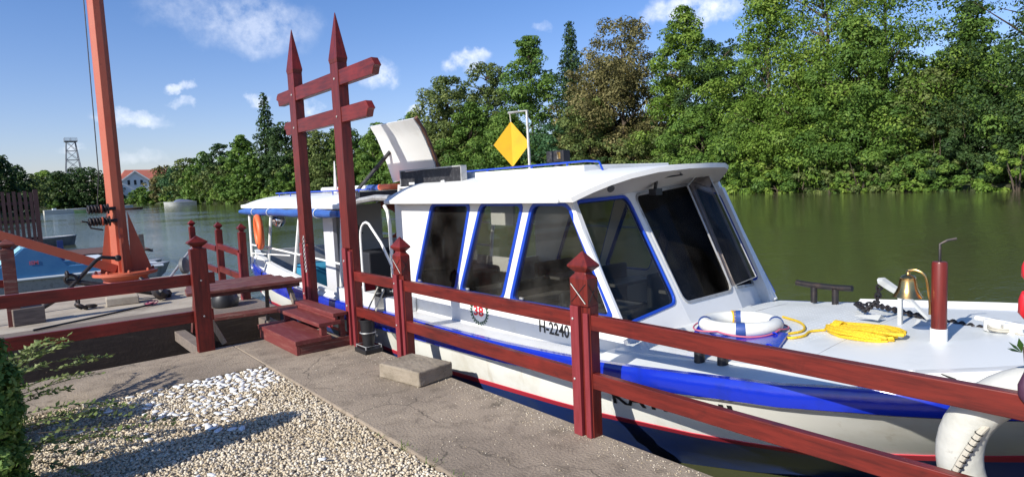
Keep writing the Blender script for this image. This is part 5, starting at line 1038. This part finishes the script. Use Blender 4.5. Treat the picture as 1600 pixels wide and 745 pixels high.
BUSHES = [(54.2, 4.0, 2.2, 3.2, 'dark'), (54.9, 6.5, 2.7, 3.2, 'green'), (55.7, 9.0, 3.2, 3.2, 'olive'), (55.2, 11.5, 3.7, 3.2, 'dark'), (55.9, 13.6, 2.2, 3.2, 'green'), (56.6, 15.8, 2.7, 3.2, 'olive'), (56.1, 18.2, 3.2, 3.2, 'dark'), (56.9, 20.5, 3.7, 3.2, 'green'), (57.6, 23.0, 2.2, 3.2, 'olive'), (57.2, 25.6, 2.7, 3.2, 'dark'), (58.0, 28.4, 3.2, 3.2, 'green'), (58.8, 31.5, 3.7, 3.2, 'olive'), (58.5, 35.0, 2.2, 3.2, 'dark'), (59.5, 39.0, 2.7, 3.2, 'green'), (56.5, 14.6, 6.0, 4.6, 'dark'), (57.0, 11.0, 6.5, 5.0, 'dark'), (57.2, 17.0, 5.5, 4.5, 'dark'), (56, 7.5, 6, 5, 'dark'), (51.6, 11.0, 3.2, 3.6, 'light'), (54.4, 17.6, 2.9, 4.1, 'green'), (54.3, 19.5, 2.6, 3.9, 'olive'), (54.3, 21.7, 2.9, 3.6, 'green'),
 (55.3, 24.6, 2.8, 3.9, 'olive'), (56.2, 27.8, 3.5, 4.7, 'green'), (57.4, 31.6, 4.0, 5.1, 'light'), (58.5, 35.6, 3.7, 4.9, 'green'),
 (60.7, 40.9, 4.5, 5.4, 'green'), (62.2, 46.3, 4.0, 5.2, 'olive'), (63.3, 52.1, 4.2, 5.6, 'green'), (64.0, 58.2, 4.8, 6.0, 'dark'),
 (64.5, 64.9, 5.0, 6.4, 'blue'), (64.5, 71.8, 5.1, 5.9, 'green'), (65.3, 80.5, 5.2, 6.3, 'green'), (66.0, 90.3, 5.5, 6.8, 'olive'),
 (65.8, 100.4, 5.6, 7.2, 'green'), (64.2, 109.5, 5.6, 7.6, 'olive'), (61.9, 117.2, 5.5, 7.1, 'green'), (58.6, 123.8, 5.0, 7.2, 'green'),
 (54.7, 129.5, 4.8, 6.6, 'olive'), (51.0, 134.5, 4.6, 6.6, 'green'), (48.7, 142.7, 4.3, 6.2, 'light'), (46.8, 153.8, 4.2, 6.2, 'green'),
 (45.5, 167.5, 4.3, 6.2, 'olive'), (44.7, 185.0, 4.1, 6.3, 'green'), (43.5, 199.8, 4.1, 6.0, 'green'), (44.2, 228.6, 4.4, 6.6, 'light'),
 (43.3, 256.0, 4.5, 8.0, 'green'), (40.8, 279.7, 3.0, 6.0, 'olive'), (35.7, 289.6, 4.5, 7.7, 'green'), (28.7, 293.6, 5.4, 10.4, 'dark'),
 (20.6, 295.2, 5.3, 9.3, 'dark'), (13.7, 296.3, 5.1, 8.6, 'green'), (49.9, 8.3, 1.5, 2.6, 'green'), (48.5, 5.6, 1.3, 2.3, 'olive'),
 (2.8, 161.0, 4.1, 5.1, 'dark'), (-2.1, 152.3, 4.4, 5.5, 'dark'), (53.6, 22.3, 1.2, 2.3, 'light'), (52.7, 17.8, 1.2, 1.9, 'light'),
 (55.8, 29.2, 1.5, 2.7, 'light')]

def leaf_cloud(C, Rd, n, size, up_bias=.35, flat=.7, seed=0):
    """C: blob centres (k,3), Rd radii; leaves on the shells of flattened blobs. Returns V, F, tint"""
    g = np.random.default_rng(seed); k = len(C); wgt = Rd**2; idx = g.choice(k, n, p=wgt/wgt.sum())
    d = g.normal(size=(n, 3)); d[:, 2] += up_bias; d /= np.linalg.norm(d, axis=1)[:, None]
    rad = Rd[idx]*(g.uniform(.45, 1.12, n)**.6); p = C[idx]+d*rad[:, None]*np.array([1, 1, flat])
    nn = d*1.2+g.normal(size=(n, 3))*.42+np.array([0, 0, .35]); nn /= np.linalg.norm(nn, axis=1)[:, None]
    a = np.cross(nn, g.normal(size=(n, 3))); a /= np.linalg.norm(a, axis=1)[:, None]; b = np.cross(nn, a)
    s = size*g.uniform(.55, 1.25, n)[:, None]
    V = np.stack([p-a*s, p+b*s*.55+nn*s*.15, p+a*s, p-b*s*.55+nn*s*.15], 1).reshape(-1, 3)
    F = np.arange(n*4).reshape(n, 4); bt = g.uniform(-.33, .33, k)
    t = np.clip(.48+bt[idx]+g.normal(0, .16, n), 0, 1); return V, F, np.repeat(t, 4)
def crown_blobs(h, w, kind, seed, bush=False):
    g = np.random.default_rng(seed); C = []; Rd = []; n = 46 if bush else (110 if kind == 'spire' else 170)
    tops = [(h*g.uniform(.82, .99), g.uniform(0, w*.2), g.uniform(0, 6.3)) for _ in range(4)]
    for i in range(n):
        t = (i+.5)/n if kind == 'spire' else g.uniform(0, 1)**.95; a = i*2.4+g.uniform(-.5, .5) if kind == 'spire' else g.uniform(0, 2*PI); z = h*t
        lob = 1+.22*math.sin(3*a+seed)+.12*math.sin(7*z/h*3+seed*2+2*a)
        if bush: rmax = w*.5*math.sqrt(max(.05, 1-(t*.93)**2.4))*lob; z = h*t-.3
        elif kind == 'spire': rmax = w*.5*(1-t)**.8*lob+.15
        elif kind == 'cone': rmax = w*.5*min(1, (1-t)**.7*1.35)*lob
        else: rmax = w*.5*math.sqrt(max(.03, 1-((t-.42)/.60)**2))*lob
        rr_ = rmax*g.uniform(.15, 1)**.5
        br = (w*.062+h*.024)*g.uniform(.6, 1.45)*(1.12-.5*t)
        if kind == 'spire': br = rmax*.42+.45
        C.append((rr_*math.cos(a), rr_*math.sin(a), min(z, h-br*.5))); Rd.append(br)
    if kind != 'spire' and not bush:
        for k_ in range(34):       # leader shoots joining the crown to its tops
            zt, rt_, at_ = tops[k_ % 4]; u_ = g.random(); z = h*.5+(zt-h*.5)*u_; sp_ = w*.20*(1-u_)
            C.append((rt_*u_*math.cos(at_)+g.normal()*sp_, rt_*u_*math.sin(at_)+g.normal()*sp_, z)); Rd.append((w*.05+h*.02)*(1.15-.55*u_))
    return np.array(C), np.array(Rd)
tree_protos = {}
def make_crown(h, w, kind, shape, n, size, seed, bush=False):
    C, Rd = crown_blobs(h, w, shape, seed, bush); V, F, t = leaf_cloud(C, Rd, n, size, flat=.62 if shape != 'round' else .72, seed=seed)
    return np_mesh('crown', V, F, FOL[kind], t), C
KN = {'light': 'pale green', 'green': 'mid green', 'olive': 'olive green', 'brown': 'bronze brown', 'dark': 'dark green', 'blue': 'blue green'}
def add_tree(i, x, y, h, w, kind, bush, label):
    dist = math.hypot(x, y); w *= 1.35 if bush else (1.0 if w < h*.27 else 1.65)
    shape = 'spire' if (w < h*.30 and not bush) else ('cone' if kind in ('light', 'green') and not bush else 'round')
    ar = (h*w*.8); sz = max(.10, min(.5, dist/629*1.4)); n = int(min(30000 if not bush else 8000, max(1500, ar*3.6/(sz*sz*.55))))
    me, C = make_crown(h, w, kind, shape, n, sz, 100+i, bush)
    nm = 'shrub' if bush else ('conifer_tree' if shape == 'spire' else 'broadleaf_tree'); gz = -.35 if bush else .6
    t = thing(nm, label, 'shrub' if bush else 'tree', (x, y, gz), 'shrubs along the far waterline' if bush else 'trees on the far bank')
    c = bpy.data.objects.new('crown' if not bush else 'foliage', me); COL.objects.link(c); c.parent = t
    c.rotation_euler = (0, 0, random.uniform(0, 6))
    b = MB(); r_ = .012*h+.06; lean = random.uniform(-.3, .3)
    if not bush:
        b.tube([(0, 0, -.6), (.02*h*lean, 0, h*.25), (.05*h*lean, .02*h, h*.55), (0, 0, h*.93)], [r_, r_*.8, r_*.4, r_*.08], 7)
        for q in C[::5]:
            z0_ = max(h*.08, q[2]-abs(q[0])*.8-.8); b.tube([(0, 0, z0_), (q[0]*.5, q[1]*.5, (z0_+q[2])*.5+.2), (q[0], q[1], q[2])], [r_*.4, r_*.22, r_*.06], 5)
    else:
        for q in C[::6]: b.tube([(q[0]*.2, q[1]*.2, -.3), (q[0]*.6, q[1]*.6, q[2]*.5), tuple(q)], [r_*.7, r_*.4, r_*.1], 5)
    tr = b.build('trunk' if not bush else 'stem', 'bark', None, smooth=True, recalc=False); tr.parent = t
    tr.rotation_euler = c.rotation_euler
    return t
def zone_words(x, y):
    a = math.degrees(math.atan2(x, y)); return a
TLAB = {}
def lab(kind, h, w, a, bush):
    size = 'tall' if h > 17 else ('medium' if h > 9 else 'small'); sh_ = 'narrow' if w < h*.30 else ('broad' if w > h*.55 else 'upright')
    where = ('right of the bow' if a > 72 else 'beyond the foredeck' if a > 62 else 'above the windscreen' if a > 52 else 'behind the searchlight' if a > 43.5 else
             'behind the yellow signal' if a > 37 else 'behind the open hatch' if a > 28 else 'behind the red gateway' if a > 20 else 'left of the gateway' if a > 12 else 'beside the red roofed house' if a > 7 else 'under the lattice tower' if a > 3 else 'at the far left')
    s = f"{size} {sh_} {KN[kind]} {'waterline shrub' if bush else 'tree'} {where}"
    k = TLAB.get(s, 0); TLAB[s] = k+1
    if k: s += [', further right', ', further back', ', half hidden', ', partly covered', ', closest to the water', ', rightmost'][min(k-1, 5)]
    return s
for i, (x, y, h, w, kd) in enumerate(sorted(TREES, key=lambda q: math.atan2(q[0], q[1]))): add_tree(i, x, y, h, w, kd, False, lab(kd, h, w, math.degrees(math.atan2(x, y)), False))
for i, (x, y, h, w, kd) in enumerate(sorted(BUSHES, key=lambda q: math.atan2(q[0], q[1]))): add_tree(200+i, x, y, h, w, kd, True, lab(kd, h, w, math.degrees(math.atan2(x, y)), True))
# wood behind the first row: reads as one dark mass
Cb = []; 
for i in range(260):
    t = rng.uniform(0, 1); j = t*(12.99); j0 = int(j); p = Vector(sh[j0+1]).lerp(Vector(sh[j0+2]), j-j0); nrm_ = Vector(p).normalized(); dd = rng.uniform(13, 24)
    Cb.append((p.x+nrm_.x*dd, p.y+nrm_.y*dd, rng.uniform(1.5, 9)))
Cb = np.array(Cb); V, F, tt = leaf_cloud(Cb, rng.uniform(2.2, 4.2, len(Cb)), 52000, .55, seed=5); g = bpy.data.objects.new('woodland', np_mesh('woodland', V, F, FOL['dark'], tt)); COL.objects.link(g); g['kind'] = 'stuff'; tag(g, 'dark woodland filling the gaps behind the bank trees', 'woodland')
# reeds and grass fringe along the far waterline
V = []; 
pl = resample(sh[2:18], 1.0); n = 7000; idx = rng.integers(0, len(pl), n); P_ = np.array(pl)[idx]+rng.uniform(-.9, 1.6, (n, 2)); hgt = rng.uniform(.08, .32, n); a = rng.uniform(0, 2*PI, n); wd = .06
V = np.stack([np.stack([P_[:, 0]-wd*np.cos(a), P_[:, 1]-wd*np.sin(a), np.full(n, WZ-.05)], 1), np.stack([P_[:, 0]+wd*np.cos(a), P_[:, 1]+wd*np.sin(a), np.full(n, WZ-.05)], 1), np.stack([P_[:, 0]+rng.normal(0, .2, n), P_[:, 1]+rng.normal(0, .2, n), WZ+hgt], 1)], 1).reshape(-1, 3)
g = bpy.data.objects.new('bank_grass', np_mesh('bank_grass', V, np.arange(n*3).reshape(n, 3), FOL['grass'], np.repeat(rng.uniform(0, 1, n), 3))); COL.objects.link(g); g['kind'] = 'stuff'; tag(g, 'grass fringe along the far waterline', 'grass')

# lattice tower
tw = thing('lattice_tower', 'grey steel lattice lookout tower rising above the far trees', 'tower', (24.3, 300, 0))
X0, Y0, H_ = 24.3, 300, 27.5; b = MB(); lv = [(0, 3.6), (9, 2.9), (14, 2.45), (18, 2.05), (21.5, 1.75), (25, 1.45)]
for s1 in (-1, 1):
    for s2 in (-1, 1): b.tube([(X0+s1*r_, Y0+s2*r_, z) for z, r_ in lv], .14, 5)
b.build('leg', 'steel', tw); b = MB()
for (za, ra), (zb, rb) in zip(lv[:-1], lv[1:]):
    for i in range(4):
        c4 = [(-1, -1), (1, -1), (1, 1), (-1, 1)]; p, q = c4[i], c4[(i+1) % 4]
        b.tube([(X0+p[0]*ra, Y0+p[1]*ra, za), (X0+q[0]*rb, Y0+q[1]*rb, zb)], .08, 4); b.tube([(X0+q[0]*ra, Y0+q[1]*ra, za), (X0+p[0]*rb, Y0+p[1]*rb, zb)], .08, 4); b.tube([(X0+p[0]*rb, Y0+p[1]*rb, zb), (X0+q[0]*rb, Y0+q[1]*rb, zb)], .09, 4)
b.build('bracing', 'steel', tw); b = MB(); b.b2(X0-2.1, X0+2.1, Y0-2.1, Y0+2.1, 25, 25.35); b.build('platform', 'steel', tw)
b = MB(); [b.tube([(X0+sx*2, Y0+sy*2, 25.3), (X0+sx*2, Y0+sy*2, 26.5)], .06, 4) for sx in (-1, 0, 1) for sy in (-1, 1)]; [b.tube([(X0-2, Y0+sy*2, z), (X0+2, Y0+sy*2, z)], .05, 4) for sy in (-1, 1) for z in (25.9, 26.5)]; b.build('railing', 'steel', tw)
MB().b2(X0-2.6, X0+2.6, Y0-2.6, Y0+2.6, 12.6, 13.3).build('lower_platform', 'plaster', tw)
# house
hs_ = thing('red_roofed_house', 'long white house with a red tiled roof and a gabled bay behind the far trees', 'house', (50, 292, 0))
b = MB(); b.b2(38, 66, 290, 302, .8, 8.5); b.build('wall', 'plaster', hs_)
b = MB(); b.add([(37.2, 289.2, 8.4), (67, 289.2, 8.4), (67, 303, 8.4), (37.2, 303, 8.4), (41, 296, 13.6), (63, 296, 13.4)], [(0, 1, 5, 4), (1, 2, 5), (2, 3, 4, 5), (3, 0, 4), (0, 3, 2, 1)]); rf = b.build('roof', 'tile', hs_)
b = MB(); b.add([(38.6, 287.6, .8), (47.6, 287.6, .8), (47.6, 287.6, 9.2), (43.1, 287.6, 12.4), (38.6, 287.6, 9.2), (38.6, 291, .8), (47.6, 291, .8), (47.6, 291, 9.2), (43.1, 291, 12.4), (38.6, 291, 9.2)], [(0, 1, 2, 3, 4), (1, 6, 7, 2), (0, 4, 9, 5)]); b.build('gable', 'plaster', hs_)
b = MB(); b.add([(37.8, 287.2, 8.7), (43.1, 287.2, 12.7), (43.1, 296, 12.7), (37.8, 296, 8.7), (48.4, 287.2, 8.7), (48.4, 296, 8.7)], [(0, 1, 2, 3), (1, 4, 5, 2)]); b.build('gable_roof', 'tile', hs_)
b = MB(); b.bar((37.7, 287.1, 8.7), (43.1, 287.1, 12.75), .2, .5); b.bar((48.5, 287.1, 8.7), (43.1, 287.1, 12.75), .2, .5); b.build('barge_board', 'roofw', hs_)
for x in (40.2, 42.4, 44.6): 
    wf = MB().b2(x, x+1.1, 287.5, 287.58, 7.2, 9.4).build('window', 'roofw', hs_); MB().b2(x+.12, x+.98, 287.44, 287.49, 7.35, 9.25).build('pane', 'blackbox', wf)
for x in (50, 53, 56, 59, 62): 
    wf = MB().b2(x, x+1.3, 289.9, 289.98, 5.4, 7.4).build('window', 'roofw', hs_); MB().b2(x+.12, x+1.18, 289.84, 289.89, 5.5, 7.3).build('pane', 'blackbox', wf)

# ================================================================== plants beside the camera
def hedge(name, label, x, y, h, w, seed, n, size=.016):
    g = np.random.default_rng(seed); k = 320; C = []; Rd = []
    for i in range(k):
        t = g.random(); a = g.uniform(0, 2*PI); r_ = w*.5*math.sqrt(max(.1, 1-t**3))*g.uniform(.3, 1)**.5; C.append((r_*math.cos(a)*.85, r_*math.sin(a), h*t)); Rd.append(w*.085*g.uniform(.6, 1.5))
    V, F, t = leaf_cloud(np.array(C), np.array(Rd), n, size, flat=1.7, seed=seed, up_bias=.8)
    tt_ = thing(name, label, 'shrub', (x, y, 0)); c = bpy.data.objects.new('foliage', np_mesh('foliage', V, F, FOL['hedge'], t)); COL.objects.link(c); c.parent = tt_
    b = MB(); [b.tube([(random.uniform(-.1, .1)*w, random.uniform(-.1, .1)*w, -.04), (q[0]*.6, q[1]*.6, q[2]*.6), q], [.012, .008, .003], 5) for q in C[::16]]; s_ = b.build('stem', 'bark', None); s_.parent = tt_
    return tt_
hedge('evergreen_shrub', 'columnar feathery evergreen at the left edge whose thin shadow crosses the gravel', -.175, 4.22, .92, .44, 31, 20000, .019)
hedge('evergreen_shrub', 'darker rounded evergreen behind the columnar one at the left edge of the path', -.24, 5.3, .50, .52, 37, 14000, .019)
def sprig(b, V, T, p0, p1, sag, n, ls, g):
    p0, p1 = Vector(p0), Vector(p1); pts = [p0.lerp(p1, t/8)+Vector((0, 0, -sag*math.sin(t/8*PI*.9)+.0)) for t in range(9)]; b.tube(pts, [.0035-.0003*i for i in range(9)], 5)
    for i in range(n):
        t = .12+.88*i/n; j = min(7, int(t*8)); q = pts[j].lerp(pts[j+1], t*8-j); d = (pts[j+1]-pts[j]).normalized()
        for s_ in (-1, 1):
            sd = d.cross(Vector((0, 0, 1))).normalized()*s_; ld = (d*g.uniform(.3, .8)+sd*g.uniform(.5, 1)+Vector((0, 0, g.uniform(-.4, .7)))).normalized(); l_ = ls*g.uniform(.7, 1.25); wv_ = ld.cross(Vector((g.normal(), g.normal(), 1.2))).normalized()*l_*.25
            V += [q, q+ld*l_*.45+wv_, q+ld*l_, q+ld*l_*.45-wv_]; T += [g.uniform(0, 1)]*4
sp = thing('willowy_shrub', 'loose leafy shrub with thin arching twigs reaching over the path and gravel', 'shrub', (-.1, 5.2, 0)); b = MB(); V = []; T = []; g = np.random.default_rng(9)
TW = [((-.25, 5.6, .30), (.34, 6.2, .40), -.03), ((-.25, 5.5, .35), (.30, 6.05, .47), -.05), ((-.2, 5.7, .30), (.62, 6.25, .22), -.07), ((-.2, 5.5, .22), (.48, 6.0, .16), -.06), ((-.2, 5.4, .18), (.30, 5.85, .12), -.04),
      ((-.2, 5.0, .14), (.66, 5.1, .07), -.07), ((-.2, 5.0, .10), (.42, 5.25, .05), -.05), ((-.2, 4.9, .18), (.78, 4.55, .05), -.10), ((-.2, 4.8, .10), (.60, 4.5, .03), -.05), ((-.2, 4.9, .22), (.5, 5.0, .16), -.06), ((-.3, 4.5, .15), (.36, 4.3, .06), -.06), ((-.3, 4.3, .2), (.22, 4.5, .12), -.05), ((-.2, 5.2, .3), (.18, 5.6, .38), -.05), ((-.2, 5.3, .4), (.22, 5.9, .52), -.04)]
for p0, p1, sg in TW: sprig(b, V, T, p0, p1, sg, 34, .042, g)
for _ in range(18):
    p0, p1, sg = TW[_ % len(TW)]; p0 = Vector(p0).lerp(Vector(p1), random.uniform(.25, .6)); p2 = Vector(p1)+Vector((random.uniform(-.15, .1), random.uniform(-.2, .2), random.uniform(-.05, .1))); p2.z = max(.03, p2.z); sprig(b, V, T, p0, p2, -.02, 18, .038, g)
b.build('twig', 'bark', sp); V = np.array([tuple(v) for v in V]); c = bpy.data.objects.new('foliage', np_mesh('foliage', V, np.arange(len(V)).reshape(-1, 4), FOL['twig'], np.array(T))); COL.objects.link(c); attach(c, sp)
# weeds in the joint beside the gravel
for i, (x, y, lb_) in enumerate([(1.765, 3.28, 'small weed tuft in the joint between gravel and path, the upper one'), (1.77, 2.98, 'larger weed tuft in the joint between gravel and path'), (1.75, 3.62, 'thin weed sprouting at the gravel edge, farthest along the joint'), (1.77, 2.72, 'weed tuft at the bottom end of the gravel joint')]):
    V = []; T = []; g = np.random.default_rng(50+i)
    for k in range(22 if i != 2 else 9):
        a = g.uniform(0, 2*PI); l_ = g.uniform(.025, .06); d = Vector((math.cos(a), math.sin(a), g.uniform(.3, 1.6))).normalized(); s_ = d.cross(Vector((0, 0, 1))).normalized()*.0035; o_ = Vector((x+g.normal()*.012, y+g.normal()*.03, -.02)); V += [o_-s_, o_+s_, o_+d*l_+s_*.3, o_+d*l_-s_*.3]; T += [g.uniform(.2, 1)]*4
    V = np.array([tuple(v) for v in V]); o = bpy.data.objects.new('weed_tuft', np_mesh('weed_tuft', V, np.arange(len(V)).reshape(-1, 4), FOL['grass'], np.array(T))); COL.objects.link(o); tag(o, lb_, 'weed', 'weeds along the gravel joint')
